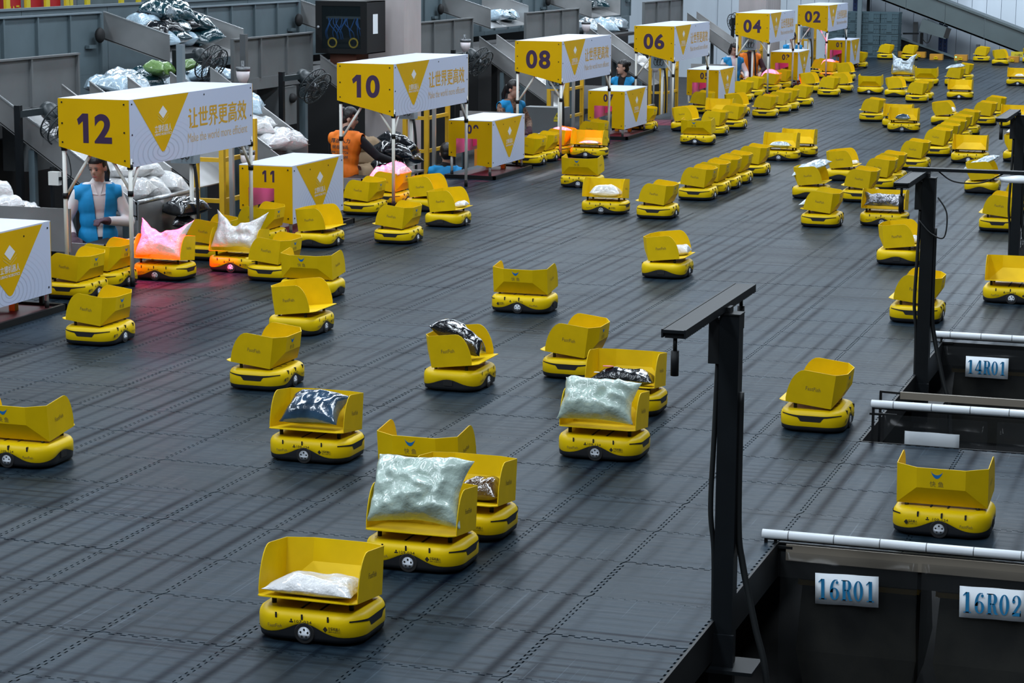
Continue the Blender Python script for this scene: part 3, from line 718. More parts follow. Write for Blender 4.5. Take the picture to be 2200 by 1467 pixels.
def antenna_post(Y, label, ya, yb, extra=False):
    X = 3.465; e = empty('antenna_post', (X, Y, GROUND), 0, label, 'post', 'black antenna posts along the deck edge')
    H = -GROUND; top = 1.265 + H
    MB().box(-.040, .040, -.040, .040, 0, top).build('post_tube', M_dsteel, e)
    MB().box(-.044, .044, -.044, .044, top, top + .006).build('post_cap', M_black, e)
    MB().box(-.12, .14, -.10, .10, H - .20, H - .185).box(-.05, .05, -.055, -.041, H - .30, H - .05).build('bracket', M_dsteel, e)
    zz = top + .03
    a = MB().box(-.105, -.025, ya - Y, yb - Y, zz, zz + .012).box(-.112, -.105, ya - Y, yb - Y, zz - .018, zz + .014).box(-.025, -.018, ya - Y, yb - Y, zz - .018, zz + .014).build('antenna_arm', M_dsteel, e)
    MB().box(-.07, .0, -.03, .03, top, zz).build('arm_mount', M_black, e)
    for yy in (ya - Y + .03, yb - Y - .07):
        r = MB().box(-.10, -.03, yy - .02, yy + .02, zz - .02, zz).tube([(-.065, yy, zz - .02), (-.065, yy, zz - .075)], .008, 8).tube([(-.065, yy, zz - .07), (-.065, yy, zz - .165)], .0155, 10).build('antenna', M_black, a)
    MB().box(-.085, -.041, -.035, .02, top - .20, top - .02).build('radio_box', M_black, e)
    MB().tube(curve_pts([(-.052, .0, top - .20), (-.058, -.01, top - .5), (-.066, -.01, top - .8), (-.050, 0, top - 1.0), (-.046, 0, H - .1), (-.048, 0, .1)]), .011, 8).build('signal_cable', M_cable, e)
    MB().tube(curve_pts([(-.06, 0, top - .02), (-.10, .05, top + .0), (-.06, .14, top + .02), (-.05, .2, zz)]), .006, 6).build('arm_cable', M_cable, e)
    MB().tube(curve_pts([(.045, 0, H + .95), (.048, 0, H + .42), (.07, 0, H + .24), (.13, -.02, H + .0), (.19, -.04, H - .24), (.20, -.04, .05)]), .014, 8).build('power_hose', M_cable, e)
    if extra:
        MB().box(-.14, .62, -.02, .05, zz + .014, zz + .034).build('cross_arm', M_dsteel, e)
        d = MB().tube([(.56, .015, zz + .014), (.56, .015, zz - .005), (.56, .015, zz - .03)], [.02, .13, .125], 28).build('dish_lamp', M_pipe, e)
        MB().tube(curve_pts([(.05, .04, zz + .01), (.15, .04, zz - .05), (.32, .04, zz - .05), (.45, .04, zz + .01)]), .005, 6).build('hanging_wire', M_cable, e)
        MB().tube(curve_pts([(-.05, -.05, H + 1.0), (.03, -.06, H + .92), (.11, -.05, H + .9), (.12, -.04, H + 1.05), (.06, -.04, H + 1.15)]), .005, 6).build('wire_loop', M_cable, e)
    return e
antenna_post(-1.28, 'tall black antenna post at the deck edge beside bay 16', -1.98, -.74)
antenna_post(4.42, 'black antenna post with crossed arms beside bay 14', 3.64, 4.60, True)
antenna_post(10.10, 'far black antenna post near the right picture edge', 9.14, 10.26)

def sheet(par, x0, x1, y, z0, z1, nx=16, nz=8, seed=0, amp=0.006):
    vs = []
    for i in range(nx + 1):
        for k in range(nz + 1):
            x = x0 + (x1 - x0)*i/nx; z = z0 + (z1 - z0)*k/nz
            vs.append((x, y + amp*noise.noise(Vector((x*5 + seed, z*4, seed)))*2 - 0.0, z))
    fs = [(i*(nz + 1) + k, (i + 1)*(nz + 1) + k, (i + 1)*(nz + 1) + k + 1, i*(nz + 1) + k + 1) for i in range(nx) for k in range(nz)]
    me = MB().add(vs, fs, True).mesh('s'); return evaluated(me, ('SOLIDIFY', dict(thickness=0.002)))
def bay_sheet(x0, x1, y, z0, z1, label, code=None, seed=0, blank=False, pz=-.18, px=None):
    e = mkobj('plastic_sheet', sheet(None, x0, x1, y, z0, z1, seed=seed), M_vinyl); tag(e, label, 'plastic sheet', 'clear plastic sheets hanging in the bays')
    return e
def arc(cx, cy, rx, ry, a0, a1, n=14): return [(cx + rx*math.cos(math.radians(a0 + (a1 - a0)*k/n)), cy + ry*math.sin(math.radians(a0 + (a1 - a0)*k/n))) for k in range(n + 1)]
def band(outer, inner): return [list(q) for q in zip(outer[:-1], outer[1:], inner[1:], inner[:-1])]
def serif_glyph(ch):
    """bold high-contrast serif figures in a 0.62 x 1 cell, as polygons"""
    R_ = lambda a, b, c, d: [(a, c), (b, c), (b, d), (a, d)]
    if ch == '1': return [R_(.22, .42, .0, 1.0), R_(.10, .54, 0, .05), [(.06, .80), (.22, .88), (.30, 1.0), (.22, 1.0), (.06, .85)]]
    if ch == '0': return band(arc(.31, .5, .29, .5, 0, 360, 28), arc(.31, .5, .11, .45, 0, 360, 28))
    if ch == '6': return band(arc(.31, .30, .28, .30, 0, 360, 24), arc(.31, .30, .11, .25, 0, 360, 24)) + band(arc(.36, .45, .33, .55, 95, 190, 14), arc(.40, .45, .19, .50, 95, 190, 14)) + [arc(.47, .86, .08, .08, 0, 360, 12)[:-1], R_(.33, .50, .955, 1.0)]
    if ch == '2': return band(arc(.30, .70, .26, .30, 170, -40, 18), arc(.28, .70, .11, .255, 170, -40, 18)) + [arc(.13, .70, .09, .09, 0, 360, 12)[:-1], [(.36, .54), (.50, .50), (.24, .16), (.06, .05), (.06, .12)], R_(.06, .56, 0, .16), R_(.50, .56, .0, .28)]
    if ch == '4': return [R_(.33, .52, 0, 1.0), R_(.22, .62, 0, .05), R_(.0, .62, .24, .33), [(.0, .24), (.08, .30), (.42, 1.0), (.33, 1.0), (.0, .33)]]
    if ch == 'R': return [R_(.08, .27, 0, 1.0), R_(.0, .36, 0, .05), R_(.0, .36, .95, 1.0), R_(.2, .40, .95, 1.0), R_(.2, .40, .47, .53)] + band(arc(.38, .735, .24, .265, 90, -90, 14), arc(.36, .735, .06, .215, 90, -90, 14)) + [[(.33, .50), (.50, .50), (.60, .08), (.68, .05), (.66, .0), (.50, .0), (.43, .1)]]
    return []
def code_paper(cx, y, zc, code, label, rot=0.0, w_=.29, h_=.145):
    rx = Vector((math.cos(rot), 0, math.sin(rot))); uz = Vector((-math.sin(rot), 0, math.cos(rot))); c = Vector((cx, y, zc))
    n = 10; vs = []
    for i in range(n + 1):
        for k in range(2):
            t = i/n - .5; vs.append(c + rx*(t*w_) + uz*((k - .5)*h_) + Vector((0, -.003*math.sin(3*PI*(t + .5)), 0)))
    fs = [(2*i, 2*i + 2, 2*i + 3, 2*i + 1) for i in range(n)]
    me = MB().add(vs, fs, True).mesh('paper_sign'); me = evaluated(me, ('SOLIDIFY', dict(thickness=0.001)))
    o = mkobj('paper_sign', me, M_paper); tag(o, label, 'paper sign', 'bay code papers')
    if code:
        g = MB(); cw = w_*.94/len(code)
        for q, ch in enumerate(code):
            for pg in serif_glyph(ch): g.add([c + Vector((0, -.0065, 0)) + rx*(-w_*.47 + cw*(q + .06) + px_*cw*1.38) + uz*((pz_ - .5)*h_*.66) for px_, pz_ in pg], [list(range(len(pg)))])
        g.build('code_print', M_sblue, o)
    return o
def pipe_rail(x0, x1, y, z, label, posts, zlow):
    e = empty('pipe_rail', (0, 0, 0), 0, label, 'rail', 'white pipe rails over the bays')
    MB().tube([(x0, y, z), (x1, y, z)], .021, 14).build('pipe', M_pipe, e)
    for xx in [x0 + .12 + .21*k for k in range(int((x1 - x0)/.21))]:
        MB().tube([(xx, y, z), (xx + .004, y, z)], .0216, 14).build('joint_ring', M_gsteel, e)
    MB().tube([(x0, y + .05, z - .035), (x1, y + .05, z - .035)], .006, 8).build('wire', M_black, e)
    for px_ in posts:
        MB().bar((px_, y + .012, z - .01), (px_, y + .012, zlow), .014).build('rail_upright', M_black, e)
    MB().bar((x0 - .01, y + .012, z - .06), (x0 + .14, y + .012, z - .06), .012).build('rail_bracket', M_black, e)
    return e
XR = 5.65
pipe_rail(3.36, XR, -.035, .045, 'white pipe rail on the near edge strip above the 16R sheets', (3.375, 3.42), -.10)
MB().box(3.47, XR, -.028, -.018, -.075, .0).build('beige_bar', M_beige, tag(empty('sheet_clamp', (0, 0, 0)), 'brown clamping bar just below the pipe above the 16R sheets', 'bar'))
bay_sheet(3.45, 4.078, -.045, -.735, -.03, 'clear plastic sheet carrying the 16R01 paper', seed=1)
bay_sheet(4.095, 4.72, -.045, -.735, -.03, 'clear plastic sheet carrying the 16R02 paper', seed=2)
bay_sheet(4.74, 5.36, -.045, -.735, -.03, 'clear plastic sheet at the right end of bay 16 row', seed=3)
code_paper(3.762, -.062, -.180, '16R01', 'white paper sign reading 16R01', .03)
code_paper(4.416, -.062, -.180, '16R02', 'white paper sign reading 16R02', .02)
pipe_rail(3.475, XR, 2.31, .215, 'white pipe rail on the near edge of bay 14', (3.485,), -.12)
e = tag(empty('sheet_clamp', (0, 0, 0)), 'beige bar behind the near pipe of bay 14', 'bar')
MB().box(3.57, XR, 2.74, 2.76, .165, .205).build('beige_bar', M_beige, e); MB().bar((3.452, 2.75, .20), (3.75, 2.75, .19), .012).build('thin_rod', M_black, e); MB().bar((3.458, 2.75, .20), (3.458, 2.75, -.1), .014).build('rail_upright', M_black, e)
bay_sheet(3.55, 4.115, 2.305, -.735, .16, 'clear plastic sheet with rounded look, on the near pipe of bay 14', seed=4)
bay_sheet(4.165, 4.75, 2.305, -.735, .16, 'clear plastic sheet at right on the near pipe of bay 14', seed=5)
code_paper(3.812, 2.328, -.005, None, 'blank white paper back on the near sheet of bay 14', 0, .30, .15)
pipe_rail(3.36, XR, 5.665, .06, 'white pipe rail on the far edge of bay 14', (3.375, 3.42), -.10)
bay_sheet(3.43, 4.07, 5.655, -.735, -.02, 'clear plastic sheet carrying the 14R01 paper', seed=6)
bay_sheet(4.09, 4.70, 5.655, -.735, -.02, 'clear plastic sheet right of the 14R01 paper', seed=7)
code_paper(3.743, 5.635, -.150, '14R01', 'white paper sign reading 14R01')
e = tag(empty('wire_guard', (3.44, 10.9, 0)), 'black wire guard at the edge of the farthest bay', 'guard')
for k in range(4): MB().bar((0, -.3 + .2*k, 0), (0, -.3 + .2*k, .17), .012).build('guard_upright', M_black, e)
for z in (.09, .17): MB().bar((0, -.3, z), (0, .3, z), .010).build('guard_rail', M_black, e)
# collecting sacks standing in the bays behind the sheets
M_sack = mat('dark_sack', (0.030, 0.028, 0.020), 0.8, bump=0.4, bump_scale=10, noise_amt=0.3)
M_sackr = mat('sack_rim_yellow', (0.40, 0.25, 0.02), 0.5)
def sack(x, y, label):
    e = empty('collecting_sack', (x, y, GROUND), 0, label, 'sack', 'collecting sacks below the bays')
    P = [(-.27, -.27), (.27, -.27), (.27, .27), (-.27, .27)]; m = MB(); vs = []
    for z, s in ((.02, .92), (.2, 1.04), (.4, 1.0), (.52, .97)): vs += [(px*s, py*s, z) for px, py in P]
    m.add(vs, [(i*4 + k, i*4 + (k + 1) % 4, i*4 + 4 + (k + 1) % 4, i*4 + 4 + k) for i in range(3) for k in range(4)] + [(3, 2, 1, 0)])
    m.build('sack_body', M_sack, e)
    r = MB()
    for k in range(4): a, b = P[k], P[(k + 1) % 4]; r.bar((a[0], a[1], .53), (b[0], b[1], .53), .025)
    r.build('rim_frame', M_sackr, e); return e
sack(3.78, .42, 'dark collecting sack behind the 16R01 sheet'); sack(4.42, .42, 'dark collecting sack behind the 16R02 sheet')
sack(3.76, 6.12, 'dark collecting sack behind the 14R01 sheet'); sack(4.38, 6.12, 'dark collecting sack with yellow rim right of the 14R01 sheet')
# ------------------------------------------------------------------ far end and hall shell
M_wall = mat('pale_wall_panel', (0.62, 0.70, 0.78), 0.55, noise_amt=0.10, noise_scale=1.2, stretch=(1, 1, .15))
M_dwall = mat('dim_side_wall', (0.10, 0.11, 0.12), 0.8)
M_conv = mat('conveyor_grey', (0.085, 0.112, 0.118), 0.45, noise_amt=0.08, noise_scale=2)
M_panel = mat('machine_panel_grey', (0.125, 0.135, 0.14), 0.5, noise_amt=0.10, noise_scale=2.5)
M_panelb = mat('machine_panel_blue', (0.105, 0.145, 0.165), 0.45, noise_amt=0.10, noise_scale=2.5)
M_rail = mat('machine_rail', (0.25, 0.31, 0.35), 0.35, metal=0.3)
M_ss = mat('stainless', (0.40, 0.40, 0.40), 0.34, metal=0.65, noise_amt=0.18, noise_scale=1.8, rough_var=0.12)
M_ssb = mat('bright_steel', (0.55, 0.57, 0.58), 0.25, metal=0.7, rough_var=0.1)
M_crate = mat('crate_blue_grey', (0.045, 0.085, 0.105), 0.5)
M_rack = mat('rack_blue', (0.012, 0.045, 0.18), 0.5)
M_charger = mat('charger_orange', (0.50, 0.24, 0.02), 0.5)
M_green = mat('green_led', (0, 0.3, 0.1), 0.4, emit=(0.1, 1.0, 0.3), estr=6)
M_concrete = mat('concrete_column', (0.42, 0.38, 0.38), 0.7, noise_amt=0.12, noise_scale=4, stretch=(1, 1, .3))
M_banner = mat('red_banner', (0.42, 0.004, 0.012), 0.6)
M_bannery = mat('banner_yellow', (0.62, 0.50, 0.02), 0.5)
M_dark = mat('machine_and_shade_dark', (0.012, 0.012, 0.013), 0.7)  # dark machine parts, and the sheets that stand in for shade
M_wood = mat('cardboard', (0.24, 0.16, 0.09), 0.8, noise_amt=0.1)
WY = 48.2
wb = MB().box(-14, 12, WY + .05, WY + .2, GROUND, 9.0).build('wall_back', M_wall); struct(wb)
for k in range(36):      # ribbed wall cladding sheets
    x = -8.0 + k*.36; o = MB().box(x + .006, x + .354, WY, WY + .06, GROUND, 8.8).build('cladding_panel', M_wall, wb)
wl = MB().box(-14.2, -14, -14, WY + .2, GROUND, 7.2).build('wall_left', M_dwall); struct(wl)
def blue_rack(x, label):
    e = empty('rack_upright', (x, WY - .5, GROUND), 0, label, 'rack', 'blue storage rack uprights')
    MB().box(-.05, .05, -.04, .04, 0, 4).build('upright', M_rack, e)
    h = MB()
    for k in range(40): h.box(-.012, .012, -.0425, -.04, .1 + k*.095, .13 + k*.095)
    tag(h.build('slot_holes', M_dark, e), kind='stuff')
for k, (u, lb) in enumerate(((1835, 'blue rack upright above the grey crates'), (2021, 'left blue rack upright under the inclined conveyor'), (2031, 'right blue rack upright under the inclined conveyor'))):
    blue_rack(at_y(u, 90, WY - .5).x, lb)
def steel_post(u, y, lab, w_=.09, m=None, z1=4):
    x = at_y(u, 60, y).x; e = MB().box(-w_/2, w_/2, -w_/2, w_/2, 0, z1).build('steel_column', m or M_panelb, None, (x, y, GROUND)); tag(e, lab, 'column', 'grey steel columns at the far end'); return e
steel_post(1846, 45.75, 'grey steel column standing in front of the grey crates', .10)
steel_post(1864, 47.9, 'dark steel column behind the grey crates', .07, M_dark)
steel_post(1967, 47.7, 'light support leg left under the inclined conveyor', .11, M_gsteel, 1.55)
steel_post(1981, 47.3, 'dark support leg beside the light one under the conveyor', .07, M_dark, 1.3)
steel_post(2103, 47.0, 'light support leg right under the inclined conveyor', .09, M_gsteel, 1.05)
steel_post(2116, 47.3, 'dark support leg right under the inclined conveyor', .06, M_dark, 1.0)
# inclined conveyor crossing the far end
CY = 46.6
def inc(u, v): return at_y(u, v, CY)
e = empty('inclined_conveyor', (0, 0, 0), 0, 'big grey inclined conveyor descending to the right at the far end', 'conveyor')
A, B = inc(1850, -16), inc(2240, 133); A2, B2 = inc(1990, -15), inc(2240, 82)
d = (B - A); d.normalize(); Lq = Vector((1, 0, 0))
sl = d.z/d.x; W0, W1 = A.x - .8, B.x + .5
def lowz(x): return A.z + (x - A.x)*sl
hgt = (A2.z - lowz(A2.x) + B2.z - lowz(B2.x))/2
nseg = 6
for k in range(nseg):
    xa = W0 + (W1 - W0)*k/nseg; xb = W0 + (W1 - W0)*(k + 1)/nseg - .008
    MB().prism([(xa, CY, lowz(xa)), (xb, CY, lowz(xb)), (xb, CY, lowz(xb) + hgt), (xa, CY, lowz(xa) + hgt)], (0, .06, 0)).build('side_plate', M_conv, e)
MB().prism([(W0, CY - .05, lowz(W0) + hgt - .05), (W1, CY - .05, lowz(W1) + hgt - .05), (W1, CY - .05, lowz(W1) + hgt), (W0, CY - .05, lowz(W0) + hgt)], (0, .9, 0)).build('top_flange', M_conv, e)
MB().prism([(W0, CY, lowz(W0) - .005), (W1, CY, lowz(W1) - .005), (W1, CY, lowz(W1) + .04), (W0, CY, lowz(W0) + .04)], (0, .85, 0)).build('underside', M_panelb, e)
P = [inc(1985, 40), inc(2044, 62), inc(2034, 83), inc(1977, 66)]
e2 = empty('drive_box', (0, 0, 0), 0, 'grey drive box hanging below the inclined conveyor', 'machine box')
MB().prism([(p.x, CY - .25, p.z) for p in P], (0, .3, 0)).build('box_body', M_conv, e2)
P2 = [inc(2037, 58), inc(2046, 62), inc(2040, 82), inc(2030, 79)]; MB().prism([(p.x, CY - .26, p.z) for p in P2], (0, .01, 0)).build('box_opening', M_dark, e2)
a, b = inc(1980, 75), inc(2003, 75); MB().tube(curve_pts([(a.x, CY - .1, a.z + .05), (a.x + .06, CY - .1, a.z - .12), ((a.x + b.x)/2 + .05, CY - .1, a.z - .18), (b.x, CY - .1, b.z + .05)]), .012, 6).build('hose', M_cable, e2)
# lower dark inclined chute behind the chargers
e = empty('dark_ramp', (0, 0, 0), 0, 'dark green-grey ramp sloping down behind the parked robots', 'ramp')
p1, p2, p3, p4 = inc(1925, 80), inc(2052, 125), inc(2052, 134), inc(1925, 126)
MB().prism([(p.x, CY + .25, p.z) for p in (p1, p2, p3, p4)], (0, .3, 0)).build('ramp_side', M_dsteel, e)
q1, q2 = inc(1925, 80), inc(2052, 125); MB().bar((q1.x, CY + .23, q1.z), (q2.x, CY + .23, q2.z), .05).build('ramp_edge', M_panelb, e)
a, b = inc(1936, 73), inc(1970, 73); MB().bar((a.x, CY + .3, a.z), (b.x, CY + .3, b.z), .04).build('brace', M_dsteel, e)
# grey stacking crates
def crate_meshes(w_, d_, h_):
    body = MB().box(0, w_, 0, d_, 0, h_ - .02).box(-.008, w_ + .008, -.008, d_ + .008, h_ - .045, h_ - .0)
    rib = MB()
    for k in range(7): rib.box(w_*(k + .5)/7 - .006, w_*(k + .5)/7 + .006, -.012, 0, .03, h_ - .05)
    rib.box(0, w_, -.012, 0, h_*.45, h_*.45 + .02); lab = MB().box(w_*.36, w_*.64, -.016, 0, .04, h_*.9)
    return body.mesh('crate_body'), rib.mesh('crate_ribs'), lab.mesh('crate_handle')
cb, cr, cl = crate_meshes(.43, .55, .255)
for m_ in (cb, cr, cl): m_.materials.append(M_crate)
x0c = at_y(1806, 40, 45.9).x; names = ['leftmost', 'second', 'third', 'rightmost']
ctop = at_y(1900, 25, 45.9).z
for ci in range(4):
    for cj in range(7):
        zc = GROUND + cj*.262
        if zc + .25 > ctop + .12: continue
        e = empty('storage_crate', (x0c - .36 + ci*.445, 45.9 + .02*((ci + cj) % 2), zc), 0, 'blue-grey plastic crate in the %s column, %s from the floor, far end' % (names[ci], ['lowest', 'second', 'third', 'fourth', 'fifth', 'sixth', 'seventh'][cj]), 'crate', 'stacked storage crates')
        mkobj('crate_body', cb, None, e); mkobj('crate_ribs', cr, None, e); mkobj('crate_handle', cl, None, e)
# charging boxes on the deck
def charger(u, v, lab, led=False):
    p = at_z(u, v); e = empty('charging_box', (p.x, p.y + .16, 0), 0, lab, 'charger', 'orange charging boxes at the far end')
    MB().box(-.15, .15, -.12, .12, 0, .135).build('box_body', M_charger, e)
    MB().box(-.045, .045, -.16, -.12, .02, .065).box(-.03, .03, -.18, -.12, .065, .08).build('contact_head', M_yel, e)
    if led: MB().box(-.125, -.095, -.124, -.12, .07, .095).build('status_led', M_green, e)
charger(2010, 129, 'left orange charging box between the parked robots')
charger(2063, 130.5, 'right orange charging box with a green light', True)
charger(1922, 122.5, 'orange charging box hidden behind the leftmost parked robot'); charger(1973, 124, 'orange charging box hidden behind the second parked robot')
charger(2174, 134, 'orange charging box under the yellow warning sign')
e = empty('warning_sign', (0, 0, 0), 0, 'small yellow warning sign low at the far right end', 'sign'); p = at_y(2185, 117, 45.6)
b_ = MB().box(p.x - .14, p.x + .14, 45.6, 45.61, p.z - .065, p.z + .065).build('sign_board', M_bannery, e)
g = MB(); put_text(g, '小心碰头', (p.x + .03, 45.598, p.z - .01), (1, 0, 0), (0, 0, 1), .18, .05, .01); g.build('sign_print', M_dark, b_)
MB().tube([(p.x, 45.605, 0), (p.x, 45.605, p.z - .06)], .012, 8).build('sign_leg', M_dark, e)

# ------------------------------------------------------------------ machinery behind the stations
def ribbed_panel(name, x, y0, y1, z0, z1, lab, m, n, cat_='machine panel', grp='conveyor side panels', flange=.03, rail=None):
    e = empty(name, (x, y0, z0), 0, lab, cat_, grp); ln = y1 - y0; h = z1 - z0
    pw = ln/n
    for k in range(n): MB().box(-.012, 0, k*pw + .004, (k + 1)*pw - .004, 0, h).build('plate', m, e)
    for k in range(n + 1):
        yy = min(ln - .03, max(.0, k*pw - .015)); MB().box(-.012, flange, yy, yy + .03, 0, h).build('rib', m, e)
    MB().box(-.012, flange + .012, 0, ln, h, h + .018).build('top_flange', rail or m, e)
    return e
LOWY = [(7.4, 10.17), (13.76, 16.06), (19.6, 22.12), (24.7, 27.67), (32.0, 35.06)]
STN = ['12', '10', '08', '06', '04']
NW = {'12': 'twelve', '10': 'ten', '08': 'eight', '06': 'six', '04': 'four', '02': 'two'}
for (y0, y1), s in zip(LOWY, STN):
    e = ribbed_panel('low_guard', -5.72, y0, y1, 1.13, 1.585, 'grey ribbed guard panel behind station %s' % NW[s], M_panel, 3)
    MB().box(-.012, .012, 0, y1 - y0, -.14, -.004).build('bottom_rail', M_panel, e)
    MB().box(-.30, .0, y1 - y0 - .95, y1 - y0 - .45, -.62, -.16).build('motor_housing', M_panel, e)
    MB().ellipsoid((.02, y1 - y0 - .62, -.30), (.05, .06, .06)).build('motor', M_dark, e)
    for yy in (.1, y1 - y0 - .1):
        MB().box(-.10, -.02, yy - .04, yy + .04, GROUND - 1.13, -.14).build('leg', M_panelb, e)
    MB().box(-.55, -.45, 0, y1 - y0 + .2, GROUND - 1.13, -.35).build('gap_shade_sheet', M_dark, e)  # added dark sheet, puts shade in the gap below the guard
# upper conveyors
UPY = [(9.0, 14.15), (16.27, 20.0), (22.2, 25.9), (28.0, 31.9), (34, 38)]
for k, (y0, y1) in enumerate(UPY):
    s = STN[k]
    e = ribbed_panel('upper_conveyor', -7.6, y0, y1, 1.15, 1.85, 'blue-grey ribbed side of the upper conveyor behind station %s' % NW[s], M_panelb, 7 if k == 0 else 5, 'conveyor', 'upper conveyor sections', .035, M_rail)
    ln = y1 - y0
    MB().box(.01, .06, ln - .36, ln - .18, .30, .34).box(.01, .06, .2, .45, .26, .30).build('latch_bar', M_panelb, e)
    MB().box(-.012, .0, ln - .6, ln + .01, -.28, -.004).build('lower_plate', M_panelb, e)
    MB().box(-1.0, -.02, 0, ln, GROUND - 1.15, -.3).build('under_shade_block', M_dark, e)  # black block standing in for the shade under the upper conveyor
    m = MB().ellipsoid((.09, ln - .15, .45), (.05, .09, .09)).build('drive_motor', M_dark, e)
# long blue-grey wall behind the upper conveyors
e = empty('long_conveyor_wall', (-9.0, 0, 0), 0, 'long blue-grey conveyor wall running behind the upper conveyors', 'conveyor')
for k in range(16): MB().box(-.02, .0, 6 + k*2.2, 6 + (k + 1)*2.2 - .012, .9, 1.84).build('wall_plate', M_panelb, e)
MB().box(-.03, .03, 6, 41.2, 1.84, 1.87).build('top_rail', M_rail, e)
MB().box(-.6, -.5, 6, 41.2, GROUND, 1.6).build('back_shade_sheet', M_dark, e)  # dark backing added so openings under the wall look shaded
# red banners and yellow fence far behind at top left
XB = -10.2
def bq(u, v): return at_x(u, v, XB)
e = empty('yellow_fence', (0, 0, 0), 0, 'yellow fence posts rising behind the long conveyor wall', 'fence')
for u in (12, 56, 98, 141, 148, 185, 258, 295, 325):
    p = bq(u, 10); MB().box(XB, XB + .04, p.y - .05, p.y + .05, GROUND, 2.4).build('fence_post', M_bannery, e)
for i, (ua, ub, lab) in enumerate(((-30, 52, 'red banner with yellow print at the top left corner'), (60, 137, 'plain red banner right of the printed one'))):
    a, b = bq(ua, 10), bq(ub, 10); o = MB().box(XB - .06, XB - .05, a.y, b.y, 1.2, 2.4).build('red_banner', M_banner); tag(o, lab, 'banner', 'red banners behind the fence')
a = bq(35, 14); g = MB()
for (dy, dz, ln_, sl_) in ((-.16, -.02, .10, .04), (-.12, .02, .03, .05), (.0, -.03, .03, .05), (.08, -.01, .08, .0), (.14, -.04, .06, .0), (-.2, .05, .03, .03)):
    g.prism([(XB - .048, a.y + dy, a.z + dz), (XB - .048, a.y + dy + ln_, a.z + dz - sl_*.3), (XB - .048, a.y + dy + ln_, a.z + dz + .02), (XB - .048, a.y + dy, a.z + dz + .02 + sl_*.4)], (.002, 0, 0))
g.build('banner_print', M_bannery, bpy.data.objects['red_banner'])
a, b = bq(150, 10), bq(205, 10); o = MB().box(XB - .3, XB - .28, bq(205, 10).y, bq(450, 10).y, GROUND, 2.4).build('back_screen', M_panelb); tag(o, 'grey screen behind the yellow fence posts', 'screen')

# sloped stainless chutes
def chute(y0, y1, xa, za, xb, zb_, wall, lab, lip=.0, m=None, tail=None):
    e = empty('metal_chute', (0, y0, 0), 0, lab, 'chute', 'sloped metal chutes'); wd = y1 - y0; m = m or M_ss
    MB().prism([(xa, 0, za), (xb, 0, zb_), (xb, 0, zb_ - .01), (xa, 0, za - .01)], (0, wd, 0)).build('slide_plate', m, e)
    for nm, yy in (('near_wall', 0), ('far_wall', wd - .012)):
        w_ = MB().prism([(xa, yy, za - .02), (xb, yy, zb_ - .02), (xb, yy, zb_ + wall), (xa, yy, za + wall)], (0, .012, 0)).build(nm, m, e)
        MB().bar((xa, yy + .006, za + wall), (xb, yy + .006, zb_ + wall), .028, .012).build('wall_edge', M_ssb if yy == 0 else m, w_)
    if tail:
        MB().prism([(xb, 0, zb_), (xb + tail, 0, zb_ + .02), (xb + tail, 0, zb_ + .01), (xb, 0, zb_ - .01)], (0, wd, 0)).build('landing_plate', m, e)
        MB().bar((xb + tail, 0, zb_ + .05), (xb + tail, wd, zb_ + .05), .05, .09).build('front_lip', m, e)
    return e
CH = []
def long_chute(y, wd, lab, landing=True):
    e = chute(y, y + wd, -5.62, 1.08, -4.46, .31, .24, lab)
    if landing:
        MB().prism([(-4.46, 0, .30), (-4.20, 0, .24), (-4.20, 0, .23), (-4.46, 0, .29)], (0, wd, 0)).build('landing_plate', M_ss, e)
        MB().prism([(-4.46, 0, .26), (-4.19, 0, .20), (-4.19, 0, .36), (-4.46, 0, .54)], (0, .012, 0)).build('landing_wall', M_ss, e)
        MB().tube([(-4.19, 0, .36), (-4.19, wd, .36)], .022, 10).build('front_rail', M_ssb, e)
        MB().box(-4.20, -4.18, 0, wd, GROUND, .34).build('front_plate', M_ss, e)
    for yy in (.05, wd - .05): MB().box(-5.3, -5.24, yy - .03, yy + .03, GROUND, .80).build('leg', M_panelb, e)
    return e
for (y0, y1), s in zip(LOWY, STN):
    if s == '10': chute(y1 + .06, y1 + .88, -5.62, 1.08, -5.2, .80, .24, 'short stainless chute below the network cabinet behind station ten'); continue
    long_chute(y1 + .06, .82, 'stainless chute sloping down beside the guard panel behind station %s' % NW[s], False)
long_chute(8.43, 1.25, 'long stainless chute holding white bags right behind the nearest worker'); CH.append(8.43)
long_chute(12.0, 1.0, 'long stainless chute left of the worker in the orange vest'); CH.append(12.0)
CH += [y1 + .06 for y0, y1 in LOWY[2:]]
for k, (y0, y1) in enumerate(UPY[:4]):
    chute(y1 + .02, y1 + 2.08, -7.55, 1.56, -6.70, 1.30, .31, 'upper stainless chute feeding the belt behind station %s' % NW[STN[k]])
    MB().box(-6.69, -5.80, LOWY[k][0] + .0, LOWY[k + 1][0] - .02, 1.0, 1.05).build('cross_belt', M_dark, tag(empty('cross_conveyor', (0, 0, 0)), 'dark cross belt under the upper chute behind station %s' % NW[STN[k]], 'conveyor', 'dark cross belts'))
# concrete columns
def column(x0, x1, y0, y1, lab): o = MB().box(x0, x1, y0, y1, GROUND, 6.5).build('concrete_column', M_concrete); tag(o, lab, 'column', 'concrete hall columns')
column(-5.38, -4.85, 17.0, 17.62, 'big concrete column behind station 10')
yc = at_x(1645, 40, -4.85).y; column(-5.45, -4.85, yc, yc + 1.6, 'concrete column behind station 04')
